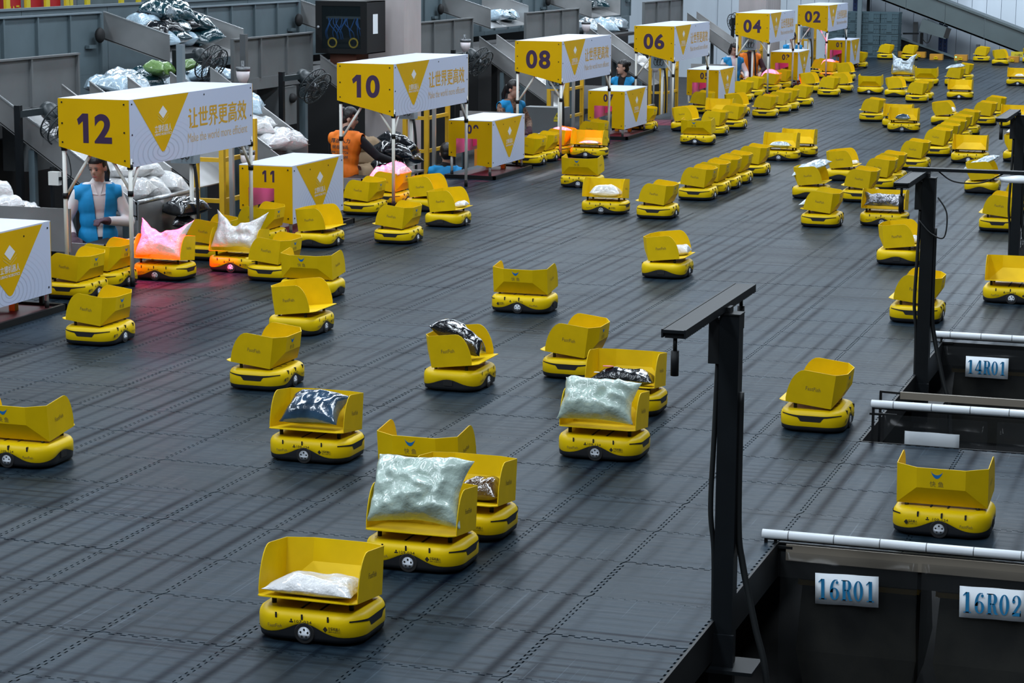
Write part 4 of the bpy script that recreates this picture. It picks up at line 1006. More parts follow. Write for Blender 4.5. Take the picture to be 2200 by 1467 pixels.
# network cabinet on the column
e = empty('network_cabinet', (-5.68, 16.12, 1.34), 0, 'black wall cabinet with glass door and blue and yellow cables', 'cabinet')
W_, D_, H_ = .68, .62, .64
cbx = MB(); cbx.box(0, W_, 0, .012, 0, .06).box(0, W_, 0, .012, H_ - .06, H_).box(0, .085, 0, .012, .06, H_ - .06).box(W_ - .085, W_, 0, .012, .06, H_ - .06)
door = cbx.build('door', M_black, e)
MB().box(0, .012, .012, D_, 0, H_).build('left_side', M_black, e); MB().box(W_ - .012, W_, .012, D_, 0, H_).build('right_side', M_black, e); MB().box(0, W_, .012, D_, H_ - .012, H_).build('top', M_black, e); MB().box(0, W_, .012, D_, 0, .012).build('bottom', M_black, e); MB().box(0, W_, D_ - .012, D_, 0, H_).build('back', M_black, e)
M_glass = mat('cabinet_glass', (0.02, 0.03, 0.035), 0.05, alpha=0.25)
MB().box(.085, W_ - .085, .004, .008, .06, H_ - .06).build('glass_pane', M_glass, door)
MB().ellipsoid((.04, -.008, H_*.5), (.018, .014, .018)).build('lock', M_hub, door)
MB().box(W_, W_ + .002, .20, .36, .24, .48).build('paper_note', M_paper, e)
M_bcab = mat('blue_patch_cable', (0.01, 0.13, 0.45), 0.5); M_ycab = mat('yellow_fibre', (0.6, 0.45, 0.01), 0.5)
MB().box(.10, W_ - .10, .10, .40, .42, .45).build('patch_panel', M_panelb, e); MB().box(.10, W_ - .10, .12, .45, .14, .19).build('switch', M_dsteel, e); MB().box(.10, W_ - .10, .12, .45, .07, .11).build('switch', M_dsteel, e)
rc = random.Random(5)
for k in range(16):
    x = .12 + .42*rc.random(); x2 = x + rc.uniform(-.1, .1)
    MB().tube(curve_pts([(x, .09, .43), (x + rc.uniform(-.03, .03), .06, .36), (x2, .06, .26), (x2, .11, .17)], 5), .006, 5).build('blue_cable', M_bcab, e)
for k in range(4):
    cx = .20 + (.28 if k > 1 else 0); r_ = .05 + .01*(k % 2)
    MB().tube([(cx + r_*math.cos(a*PI/8), .055, .13 + r_*math.sin(a*PI/8)) for a in range(17)], .005, 5, False).build('yellow_cable', M_ycab, e)
MB().box(.15, .5, .1, .5, -.14, -.01).build('mount_shelf', mat('rust_steel', (.10, .03, .015), .7), e)
# pedestal fans
M_fan = mat('fan_dark', (0.022, 0.030, 0.034), 0.4)
def fan(p, dirv, lab, scale=1.0):
    e = empty('wall_fan', (p.x, p.y, GROUND), 0, lab, 'fan', 'dark industrial fans'); c = Vector((0, 0, p.z - GROUND)); n = Vector(dirv).normalized()
    u = n.cross(Vector((0, 0, 1))).normalized(); v = u.cross(n); R_ = .21*scale
    MB().tube([(c - n*.26), (c - n*.20), (c - n*.08), (c - n*.05)], [.06, .085, .085, .05], 14).build('motor_head', M_fan, e)
    g = MB()
    for off_, rr in ((-.055, R_), (.045, R_*.99), (.065, R_*.55)):
        g.tube([c + n*off_ + (u*math.cos(a*PI/14) + v*math.sin(a*PI/14))*rr for a in range(29)], .008, 6, False)
    for a in range(20):
        q = u*math.cos(a*PI/10) + v*math.sin(a*PI/10); g.tube([c - n*.055 + q*.05, c - n*.055 + q*R_, c + n*.045 + q*R_, c + n*.07 + q*R_*.5, c + n*.07 + q*.03], .004, 4, False)
    g.build('guard_cage', M_fan, e)
    for a in range(3):
        t = 2*PI*a/3; q = u*math.cos(t) + v*math.sin(t); w_ = u*math.cos(t + 1.5) + v*math.sin(t + 1.5)
        MB().add([c + q*.03 - w_*.02, c + q*R_*.9 - w_*.06 + n*.02, c + q*R_*.88 + w_*.08 - n*.02, c + q*.03 + w_*.04], [(0, 1, 2, 3)]).build('blade', M_gsteel, e)
    MB().tube([(c - n*.05), c + n*.05], .035, 12).build('blade_hub', M_gsteel, e)
    base = c - n*.2 + Vector((-.14, -.30, -.02)); MB().bar(c - n*.2, base, .06).build('fan_arm', M_fan, e)
    MB().box(base.x - .028, base.x + .028, base.y - .028, base.y + .028, 0, base.z + .08).build('fan_pole', M_dsteel, e)
    return e
for k, lab in ((0, 'dark fan cut off at the left picture edge beside station 12'), (1, 'dark fan just left of the station 10 sign'), (2, 'dark fan between the station 10 and 08 signs')):
    fan(Vector((-4.96, 8.49 + 5.9*k, 1.05)), RT*.70 - UP*.62 - FW*.30, lab)
fan(at_y(455, 137, 13.2), RT*.70 - UP*.50 - FW*.30, 'dark fan above the station 12 roof in front of the parcel pile')
fan(at_x(1580, 50, -5.0), -RT*.70 - UP*.3 - FW*.4, 'dark fan left above the station 04 sign')
# yellow gantry frames, control boxes and cup lamps at the worker places
for s, Y in CAN.items():
    y = Y + 4.15
    e = empty('yellow_gantry', (-4.42, y, GROUND), 0, 'yellow steel guard frame beyond the worker of station %s' % NW[s], 'frame', 'yellow guard frames')
    H_ = 1.7
    for dx, dy in ((0, 0), (.28, .0), (.28, .75), (0, .75)): MB().box(dx - .025, dx + .025, dy - .025, dy + .025, 0, H_).build('upright', M_fyel, e)
    for z in (.35, .95, 1.35):
        MB().box(.28 - .02, .28 + .02, 0, .75, z - .02, z + .02).build('cross_bar', M_fyel, e); MB().box(0, .28, -.02, .02, z - .02, z + .02).build('cross_bar', M_fyel, e)
    MB().box(.34, .38, .02, .06, 0, H_).build('steel_upright', M_ss, e)
    e = empty('control_box', (-3.98, Y + 3.02, GROUND), 0, 'grey control box with cables on a white pole at station %s' % NW[s], 'control box', 'control boxes on poles')
    hz = .80 - GROUND
    MB().box(-.12, .12, -.06, .06, hz - .12, hz + .14).build('box_body', M_rail, e); MB().tube([(.06, 0, 0), (.06, 0, hz - .12)], .02, 10).build('pole', M_post, e)
    MB().box(-.07, .09, -.09, -.06, hz + .03, hz + .12).build('socket_row', M_gsteel, e)
    for k in range(3): MB().tube(curve_pts([(-.05 + .05*k, -.09, hz + .05), (-.06 + .05*k, -.12, hz - .03), (-.02 + .05*k, -.11, hz - .07), (.0 + .05*k, -.09, hz + .02)], 5), .006, 5).build('cable', M_cable, e)
    MB().tube(curve_pts([(.10, -.02, hz - .12), (.13, -.02, hz - .5), (.11, 0, .1)], 6), .016, 6).build('black_hose', M_cable, e)
def cup_lamp(p, lab):
    e = empty('cup_lamp', (p.x, p.y, p.z), 0, lab, 'lamp', 'white cup-shaped lamps')
    MB().tube([(0, 0, .06), (0, 0, .0), (0, 0, -.07)], [.072, .066, .035], 16).build('cup', mat('cup_white', (.72, .66, .68), .4), e)
    MB().tube([(0, 0, .10), (0, 0, .06)], [.076, .074], 16).build('cap', M_gsteel, e); MB().tube([(-.05, .10, GROUND - p.z), (-.05, .10, .16)], .018, 8).build('lamp_pole', M_gsteel, e); MB().bar((-.05, .10, .13), (0, 0, .10), .02).build('lamp_arm', M_gsteel, e)
for (u, v, x, lab) in ((522, 165, -4.7, 'white cup lamp in front of the guard panel behind station 10'), (532, 345, -4.0, 'white cup lamp under the station 12 sign'), (1000, 100, -5.0, 'white cup lamp above the roof of station ten'), (1259, 60, -5.0, 'white cup lamp above the roof of station eight'), (1408, 146, -4.2, 'white cup lamp right of the worker near box 07')):
    cup_lamp(at_x(u, v, x), lab)

for (u, x, z0, z1, lab) in ((388, -5.45, .6, 1.62, 'light blue-grey steel post in front of the bag pile behind station twelve'), (524, -5.55, .9, 1.66, 'grey steel post in front of the guard panel behind station ten')):
    p = at_x(u, 110, x); o = MB().box(-.035, .035, -.035, .035, 0, z1 - GROUND).build('steel_post', M_rail if u < 400 else M_gsteel, None, (p.x, p.y, GROUND)); tag(o, lab, 'post', 'thin steel posts behind the stations')
p = at_x(118, 383, -4.75); e = empty('wall_socket', (p.x, p.y, p.z), 0, 'white socket box with black plug left of the nearest worker', 'socket'); MB().box(-.05, .05, -.03, .03, -.06, .06).build('socket_box', M_post, e); MB().box(.05, .08, -.02, .02, -.015, .015).build('plug', M_black, e); MB().tube(curve_pts([(.08, 0, 0), (.16, 0, .02), (.14, 0, .2), (.05, 0, .3)], 5), .006, 5).build('cord', M_cable, e); MB().box(-.06, -.04, .02, .06, GROUND - p.z, .1).build('socket_post', M_dsteel, e)
p = at_x(1197, 250, -4.0); e = empty('grey_cabinet', (p.x, p.y, p.z), 0, 'grey cabinet with a yellow triangle warning sign behind station eight', 'cabinet'); MB().box(-.5, .10, .0, .30, GROUND - p.z, .12).build('cabinet_body', M_panel, e)
s_ = MB().prism([(-.05, -.004, -.035), (.05, -.004, -.035), (0, -.004, .055)], (0, .004, 0)).build('warning_triangle', M_bannery, e); MB().prism([(.004, -.006, .035), (-.014, -.006, .002), (.0, -.006, .002), (-.006, -.006, -.022), (.014, -.006, .010), (.002, -.006, .010)], (0, .002, 0)).build('bolt_print', M_dark, s_); MB().box(-.05, .05, -.004, 0, -.075, -.045).build('warning_label', M_bannery, e)
# ------------------------------------------------------------------ parcels
M_mint = mat('mint_cloth_in_film', (0.46, 0.58, 0.52), 0.30, coat=0.8, bump=0.7, bump_scale=16, spec=0.6, bump_dist=.02)
M_wfilm = mat('white_film', (0.66, 0.66, 0.66), 0.28, coat=0.6, bump=0.8, bump_scale=22, spec=0.6, bump_dist=.02)
M_bfilm = mat('black_film', (0.008, 0.010, 0.014), 0.16, coat=1.0, bump=0.9, bump_scale=20, spec=0.8, bump_dist=.009)
M_navy = mat('navy_silver_film', (0.025, 0.06, 0.11), 0.18, coat=1.0, bump=0.9, bump_scale=14, spec=0.9, noise_amt=0.8, noise_scale=6, bump_dist=.009)
M_silver = mat('silver_film', (0.46, 0.54, 0.60), 0.24, metal=0.45, bump=0.9, bump_scale=14, spec=0.7, bump_dist=.02)
M_brown = mat('brown_film', (0.07, 0.035, 0.012), 0.14, coat=1.0, bump=0.9, bump_scale=16, spec=0.9, bump_dist=.02)
M_foil = mat('dark_foil', (0.20, 0.20, 0.22), 0.14, metal=0.8, bump=1.0, bump_scale=24, noise_amt=0.8, noise_scale=9, bump_dist=.02)
M_teal = mat('dark_teal_film', (0.010, 0.045, 0.060), 0.14, coat=1.0, bump=1.0, bump_scale=16, spec=0.9, bump_dist=.009)
M_pale = mat('pale_blue_film', (0.42, 0.56, 0.66), 0.2, coat=0.8, bump=1.0, bump_scale=20, bump_dist=.02)
M_leaf = mat('green_film', (0.12, 0.24, 0.05), 0.3, coat=0.6, bump=1.0, bump_scale=26, bump_dist=.02)
M_pinkst = mat('pink_sticker', (0.62, 0.13, 0.16), 0.5)
def pillow_mesh(wx, wy, h, seed=0, n=22, wr=1.0, corner=.35, flat=0.0, sag=0.0):
    """stuffed plastic bag lying flat: wx x wy, thickness h, resting on z=0, with pinched seam and wrinkles"""
    top, bot = [], []
    for i in range(n + 1):
        for j in range(n + 1):
            u, v = -1 + 2*i/n, -1 + 2*j/n
            f_ = max(0, (1 - abs(u)**3.2))*max(0, (1 - abs(v)**3.2)); f_ = f_**.55
            pin = 1 - .10*(1 - abs(u))*abs(v)**3 - .0; pinv = 1 - .10*(1 - abs(v))*abs(u)**3
            ear = 1 + .08*corner*abs(u*v)**4
            x, y = u*wx/2*pinv*ear, v*wy/2*pin*ear
            if sag: y -= wy*sag*max(0, v)*(1 - abs(u)**1.5)*(1 + .5*noise.noise(Vector((u*2, seed, 0)))); x *= 1 + .12*sag*v
            q = Vector((x*9 + seed*7.3, y*9 - seed*3.1, seed))
            nz = noise.noise(q)*.30 + noise.noise(q*2.3)*.18 + abs(noise.noise(q*1.4 + Vector((4, 4, 4))))*-.35 + .1
            x += wx*.018*wr*noise.noise(q*.8 + Vector((9, 0, 0))); y += wy*.018*wr*noise.noise(q*.8 + Vector((0, 9, 0)))
            e_ = .10*h*noise.noise(q*.5 + Vector((0, 0, 3)))
            zt = h*.30 + h*.70*f_*(1 + nz*wr*.55) + e_*(1 - f_); zb_ = h*.30*(1 - f_) + e_*(1 - f_)
            if flat: zt = zt*(1 - flat) + flat*(h*.3 + h*.7*f_)
            top.append((x, y, max(zt, zb_ + .001))); bot.append((x, y, zb_))
    N = n + 1; k = lambda i, j: i*N + j; fs = []
    for i in range(n):
        for j in range(n):
            fs.append((k(i, j), k(i + 1, j), k(i + 1, j + 1), k(i, j + 1)))
            o = N*N; fs.append((o + k(i, j), o + k(i, j + 1), o + k(i + 1, j + 1), o + k(i + 1, j)))
    o = N*N
    for i in range(n):
        fs += [(k(i, 0), o + k(i, 0), o + k(i + 1, 0), k(i + 1, 0)), (k(i, n), k(i + 1, n), o + k(i + 1, n), o + k(i, n)), (k(0, i), k(0, i + 1), o + k(0, i + 1), o + k(0, i)), (k(n, i), o + k(n, i), o + k(n, i + 1), k(n, i + 1))]
    m = MB(); m.add(top + bot, fs, True); return m.mesh('parcel_bag')
def parcel(me, m, mw, label, group, name='parcel_bag', cat_='parcel'):
    o = mkobj(name, me, m); o.matrix_world = mw; return tag(o, label, cat_, group)
D = math.radians
def on_robot(idx, me, m, label, x=0, y=-.02, z=0.004, rz=0, rx=None, ry=0):
    """lay a parcel in the tray of robot idx (1-based); rx tips it up toward the tray back"""
    o, rx_, ry_ = ROBOTS[idx - 1]; edge = 0 if (rx is None or rx < D(20) or rz) else max(v.co.y for v in me.vertices)
    base = Vector(tp(x, y, z))
    M = Matrix.Translation((rx_, ry_, 0)) @ Matrix.Rotation(ROT[o], 4, 'Z') @ Matrix.Translation(base) @ Matrix.Rotation(-TILT if rx is None else rx, 4, 'X') @ Matrix.Rotation(ry, 4, 'Y') @ Matrix.Rotation(rz, 4, 'Z') @ Matrix.Translation((0, edge, 0))
    return parcel(me, m, M, label, 'parcels riding in robot trays')
D = math.radians
on_robot(1, pillow_mesh(.37, .27, .075, 1, 26, 1.7), M_wfilm, 'flat white plastic bag in the nearest robot tray', 0, -.05)
on_robot(2, pillow_mesh(.44, .31, .15, 2, 40, 2.4, sag=-.06), M_mint, 'tall mint green plastic-wrapped parcel leaning in the 109-034 robot', 0, -.11, .005, 0, D(54))
on_robot(3, pillow_mesh(.20, .20, .11, 3), M_brown, 'shiny brown bag behind the tall mint parcel', .09, -.02)
on_robot(5, pillow_mesh(.32, .24, .12, 4), M_navy, 'navy bag under silver film left of the deck centre', 0, -.12, .004, 0, D(26))
on_robot(6, pillow_mesh(.42, .25, .15, 5, 34, 2.2), M_mint, 'mint parcel in front of the pink sticker parcel', -.02, -.12, .005, 0, D(48))
p = on_robot(7, pillow_mesh(.37, .15, .095, 6), M_bfilm, 'dark brown-black glossy parcel with a round pink sticker', .01, -.06)
st = MB(); st.tube([(-.10, -.03, .100), (-.10, -.03, .104)], [.032, .032], 20).build('round_sticker', M_pinkst, p); MB().box(-.175, -.145, -.065, -.04, .062, .066).build('white_tag', M_paper, p)
on_robot(9, pillow_mesh(.36, .15, .13, 7), M_bfilm, 'black glossy parcel lying high across the right-turned robot tray', 0.0, .02, .10, PI/2, D(28))
on_robot(15, pillow_mesh(.44, .34, .10, 8, 28, 1.8, sag=.38), M_wfilm, 'crumpled white bag standing up, right of the red-lit bag', 0, -.09, .005, 0, D(58))
on_robot(16, pillow_mesh(.44, .34, .09, 9, 28, 1.8, sag=.42), M_wfilm, 'white bag glowing red under the scanner of the nearest station', -.01, -.10, .005, 0, D(54))
on_robot(25, pillow_mesh(.40, .34, .16, 10, 24, 1.8), M_wfilm, 'white bag glowing red in the tray of the second station', 0, -.01, .10, 0, D(8))
on_robot(27, pillow_mesh(.14, .12, .06, 11), M_wfilm, 'small white bag at the tray lip right of the station 10 post', .05, -.12)
on_robot(32, pillow_mesh(.26, .18, .05, 12), M_silver, 'flat grey bags in front of the red-lit robot at station 08', .03, -.06)
on_robot(31, pillow_mesh(.34, .26, .10, 13), M_wfilm, 'white bag glowing red in the tray of the third station', 0, -.02, .10, 0, D(6))
on_robot(35, pillow_mesh(.32, .16, .12, 14), M_wfilm, 'clear bundled white parcel on the mid deck robot', .01, -.03)
on_robot(42, pillow_mesh(.26, .18, .07, 15), M_silver, 'silver bag on the robot beyond the mid deck queue', 0, -.04)
on_robot(53, pillow_mesh(.34, .28, .14, 16), M_wfilm, 'white bag glowing red in the tray of the fifth station', 0, -.02, .10, 0, D(6))
on_robot(63, pillow_mesh(.32, .26, .12, 17), M_wfilm, 'white bag glowing red in the tray of the farthest station', 0, -.02, .10, 0, D(6))
on_robot(71, pillow_mesh(.46, .40, .09, 18, 26, 1.6, sag=.30), M_silver, 'tall spread silver bag near the far end', 0, -.08, .005, 0, D(70))
on_robot(73, pillow_mesh(.36, .22, .08, 19), M_silver, 'silver bag draped over a tray in the far right field', 0, -.02, .17, PI/2, D(10))
on_robot(81, pillow_mesh(.12, .10, .07, 20), M_bfilm, 'tiny dark bag in a half hidden robot tray', -.10, -.02)
on_robot(82, pillow_mesh(.22, .11, .09, 21), M_navy, 'small dark bottle-like bag in the right field', -.01, -.05)
on_robot(83, pillow_mesh(.17, .14, .09, 22), M_wfilm, 'small white bag sticking out right of a tray, right field', .04, -.10)
on_robot(87, pillow_mesh(.18, .12, .06, 23), M_wfilm, 'small white bag at the far right picture edge', .02, -.06)
on_robot(95, pillow_mesh(.42, .30, .08, 24), M_silver, 'big silver bag slanting over the tray left of the far post', 0, .01, .13, PI/2, D(-24))
on_robot(96, pillow_mesh(.34, .26, .07, 25), M_wfilm, 'white bag on the robot partly hidden by the far post', 0, 0, .19, 0, D(4))
on_robot(97, pillow_mesh(.40, .34, .10, 26), M_silver, 'large silver bag slumping over the tray, mid right', 0, -.02, .125, PI/2, D(-20))
on_robot(98, pillow_mesh(.12, .10, .05, 27), M_wfilm, 'small white bag at a tray lip behind the large silver bag', .09, -.12)
on_robot(102, pillow_mesh(.30, .30, .06, 28), M_silver, 'torn silver bag poking out of a tray left of the foil bag', 0, -.07, .05, 0, D(10))
on_robot(103, pillow_mesh(.40, .24, .09, 29, 28, 1.8, sag=.55), M_foil, 'black and silver foil bag beside the middle post', 0, -.13, .004, 0, D(28))
on_robot(104, pillow_mesh(.12, .10, .07, 30), M_wfilm, 'small white bag half hidden by the middle post', -.02, -.12)
on_robot(112, pillow_mesh(.15, .14, .09, 31), M_wfilm, 'small white bag at the tray lip of the lone mid right robot', .04, -.11)
# piles on the chutes and belts: every bag its own thing
PM = [pillow_mesh(.36, .30, .16, 40 + k, 14, 1.3) for k in range(4)] + [pillow_mesh(.46, .34, .20, 50 + k, 14, 1.3) for k in range(3)] + [pillow_mesh(.26, .22, .13, 60 + k, 14, 1.4) for k in range(3)]
PK = {}
def pile_bag(loc, m, label, group, rr, big=None, tilt=.5, scale=None):
    k = rr.choice(big or range(len(PM))); key = (k, m.name)
    if key not in PK: c = PM[k].copy(); c.materials.clear(); c.materials.append(m); PK[key] = c
    s = scale or rr.uniform(.85, 1.15)
    M = Matrix.Translation(loc) @ Matrix.Rotation(rr.uniform(0, 6.28), 4, 'Z') @ Matrix.Rotation(rr.uniform(-tilt, tilt), 4, 'X') @ Matrix.Rotation(rr.uniform(-tilt, tilt), 4, 'Y') @ Matrix.Scale(s, 4)
    o = bpy.data.objects.new('parcel_bag', PK[key]); COL.objects.link(o); o.matrix_world = M; return tag(o, label, 'parcel', group)
def pile(group, labs, seed, n, x, y, z, zh, slope=0.0, cols=None, tilt=.5, big=None):
    """n bags heaped over the rectangle x, y on height z; labs: {material: label}"""
    rr = random.Random(seed); ms = list(labs); w_, l_ = x[1] - x[0], y[1] - y[0]; k = 0; layer = 0
    while k < n and layer < (3 if zh > .15 else 2):
        f_ = max(.25, 1 - .28*layer); nx = max(1, round(w_*f_/.24)); ny = max(1, round(l_*f_/.27))
        spots = [(i, j) for i in range(nx) for j in range(ny)]; rr.shuffle(spots)
        for i, j in spots:
            if k >= n: break
            u = .5 + ((i + .5)/nx - .5)*f_ + rr.uniform(-.03, .03); v = .5 + ((j + .5)/ny - .5)*f_ + rr.uniform(-.02, .02)
            xx, yy = x[0] + w_*u, y[0] + l_*v; m = ms[min(len(ms) - 1, int(rr.random()**1.7*len(ms)))]
            pile_bag((xx, yy, z + slope*(xx - x[0]) + layer*.135 + rr.uniform(0, .03)), m, labs[m], group, rr, big, tilt*.55); k += 1
        layer += 1
for k, s in enumerate(STN[:4]):
    w_ = ['twelve', 'ten', 'eight', 'six'][k]; y1 = UPY[k][1]
    if k in (0, 3):
        pile('bags on the upper chute behind station ' + s, {M_teal: 'dark teal glossy bag heaped on the upper chute behind station ' + w_, M_bfilm: 'black glossy bag heaped on the upper chute behind station ' + w_, M_pale: 'pale shiny bag heaped on the upper chute behind station ' + w_}, 11 + k, 26, (-7.5, -6.95), (y1 + .2, y1 + 1.9), 1.56, .24, -.3)
        pile('bags on the cross belt behind station ' + s, {M_silver: 'silver bag on the cross belt behind station ' + w_, M_teal: 'dark teal bag on the cross belt behind station ' + w_, M_pale: 'pale clear bag on the cross belt behind station ' + w_}, 31 + k, 20, (-6.6, -6.15), (y1 - 2.2, y1 + .6), 1.06, .30, 0)
        if k == 0: pile('green bags on the cross belt', {M_leaf: 'green leafy-looking bag on the cross belt behind station twelve'}, 5, 3, (-6.2, -6.0), (y1 - 1.7, y1 - .4), 1.22, .08, big=[7, 8, 9])
    else:
        pile('bags on the upper chute behind station ' + s, {M_teal: 'dark teal bag lying on the upper chute behind station ' + w_, M_pale: 'pale bag lying on the upper chute behind station ' + w_}, 51 + k, 3, (-7.0, -6.8), (y1 + .8, y1 + 1.8), 1.40, .05, -.3)
for k, (y, s) in enumerate(zip(CH, ('twelve', 'ten', 'eight', 'six', 'four'))):
    if k == 0:
        pile('white bags at the station 12 chute', {M_wfilm: 'white padded bag at the foot of the station twelve chute'}, 71, 10, (-4.75, -4.34), (y + .22, y + 1.1), .40, .26, -.25, big=[4, 5, 6, 0])
        pile('dark bags at the station 12 chute', {M_bfilm: 'black bag hanging in front of the station twelve chute'}, 72, 2, (-4.02, -4.0), (y + .4, y + .8), .05, .02, tilt=.2)
    if k == 1: pile('bags at the station 10 chute', {M_wfilm: 'white bag sliding down the station ten chute', M_pale: 'blue-white bag sliding down the station ten chute'}, 73, 8, (-5.3, -4.5), (y + .2, y + .8), .90, .10, -.66)
    if k in (2, 3): pile('bags at the far chutes', {M_wfilm: 'small white bag on the station %s chute' % s}, 74 + k, 3, (-4.8, -4.6), (y + .2, y + .6), .60, .06, -.66)
# ------------------------------------------------------------------ worker places: guard plates, tables
M_orange = mat('orange_frame', (0.62, 0.22, 0.01), 0.5)
for k, (s, Y) in enumerate(CAN.items()):
    wd_ = ['nearest', 'second', 'third', 'fourth', 'fifth', 'farthest'][k]
    e = empty('sorting_table', (-4.05, Y, GROUND), 0, 'steel sorting table with dark tray at the %s station' % wd_, 'table', 'sorting tables'); H = -GROUND
    MB().box(.07, .39, .87, 1.47, H + .15, H + .17).build('table_tray', M_dsteel, e)
    MB().box(.37, .41, .85, 1.49, H + .08, H + .20).build('tray_front', M_ss, e); MB().box(.05, .39, .85, .87, H + .08, H + .20).build('tray_side', M_ss, e)
    if s != '10': MB().box(-.50, .20, .60, .615, H + .16, H + .52).build('guard_plate', M_ss, e)
    for yy in (.9, 1.4): MB().box(.30, .34, yy, yy + .04, 0, H + .15).build('leg', M_orange, e)
    if s != '10': MB().box(-.30, -.26, .615, .655, 0, H + .3).build('leg', M_orange, e)
pile('bags at the left picture edge', {M_wfilm: 'white film bag at the left picture edge beside station twelve', M_teal: 'dark teal bag at the left picture edge beside station twelve'}, 81, 9, (-5.1, -4.55), (6.8, 7.35), .26, .28)
e = empty('bag_table', (-4.85, 7.12, GROUND), 0, 'grey table holding bags at the left picture edge', 'table'); MB().box(-.35, .35, -.4, .4, .98, 1.0).build('table_top', M_ss, e)
for dx in (-.3, .3):
    for dy in (-.35, .35): MB().box(dx - .02, dx + .02, dy - .02, dy + .02, 0, .98).build('leg', M_dsteel, e)
pile('black bags at station 10', {M_bfilm: 'black glossy bag heaped at the station ten table'}, 83, 7, (-3.95, -3.80), (13.75, 14.5), .14, .24, big=[0, 1, 2, 4])
e = empty('bag_table', (-3.87, 14.15, GROUND), 0, 'low grey table under the black bags at station ten', 'table'); MB().box(-.16, .16, -.55, .5, .84, .86).build('table_top', M_ss, e)
for dx in (-.13, .13):
    for dy in (-.5, .45): MB().box(dx - .02, dx + .02, dy - .02, dy + .02, 0, .84).build('leg', M_dsteel, e)
pile('brown sacks behind the seated worker', {M_wood: 'flat brown sack stacked behind the seated worker'}, 85, 7, (-5.0, -4.6), (15.2, 15.7), -.1, .30, tilt=.12, big=[4, 5, 6])
e = empty('sack_pallet', (-4.85, 15.55, GROUND), 0, 'wooden pallet under the brown sacks behind the seated worker', 'pallet')
for k in range(6): MB().box(-.4, .42, -.6 + k*.18, -.6 + k*.18 + .12, .60, .63).build('board', M_wood, e)
for dx in (-.34, 0, .36): MB().box(dx - .05, dx + .05, -.6, .42, 0, .6).build('block', M_wood, e)

# ------------------------------------------------------------------ people
M_skin = mat('skin', (0.60, 0.36, 0.27), 0.5, spec=0.35)
M_hair = mat('black_hair', (0.010, 0.008, 0.008), 0.38, bump=0.5, bump_scale=60, stretch=(1, 1, .2))
M_lip = mat('lips', (0.32, 0.08, 0.07), 0.5)
M_vblue = mat('blue_vest', (0.0, 0.27, 0.60), 0.7, bump=0.3, bump_scale=9)
M_vor = mat('orange_vest', (0.92, 0.20, 0.004), 0.7, bump=0.3, bump_scale=9)
M_shirt = mat('white_shirt', (0.74, 0.70, 0.70), 0.8, bump=0.3, bump_scale=10)
M_bshirt = mat('black_knit', (0.012, 0.012, 0.016), 0.85, bump=0.3, bump_scale=12)
M_maroon2 = mat('maroon_knit', (0.045, 0.012, 0.020), 0.85)
M_glove = mat('purple_glove', (0.10, 0.06, 0.08), 0.85, bump=0.3, bump_scale=40)
M_trous = mat('dark_trousers', (0.015, 0.018, 0.03), 0.85)
M_hood = mat('white_hoodie', (0.68, 0.68, 0.70), 0.85, bump=0.3, bump_scale=10)
M_leop = mat('brown_pattern', (0.16, 0.09, 0.06), 0.8, noise_amt=0.9, noise_scale=40)
def prims_mesh(prims, vox, smooth=5, cut=None):
    m = MB()
    for p in prims:
        if p[0] == 'e': m.ellipsoid(p[1], p[2], 18, 12, p[3] if len(p) > 3 else None)
        else:
            a, b, ra, rb = Vector(p[1]), Vector(p[2]), p[3], p[4]; m.tube([a, b], [ra, rb], 14); m.ellipsoid(a, (ra,)*3, 12, 8); m.ellipsoid(b, (rb,)*3, 12, 8)
    me = evaluated(m.mesh('b'), ('REMESH', dict(mode='VOXEL', voxel_size=vox)), ('SMOOTH', dict(factor=0.5, iterations=smooth)))
    if cut:
        bm = bmesh.new(); bm.from_mesh(me); bmesh.ops.delete(bm, geom=[f for f in bm.faces if cut(f.calc_center_median())], context='FACES'); bm.to_mesh(me); bm.free()
    me.polygons.foreach_set('use_smooth', [True]*len(me.polygons)); return me
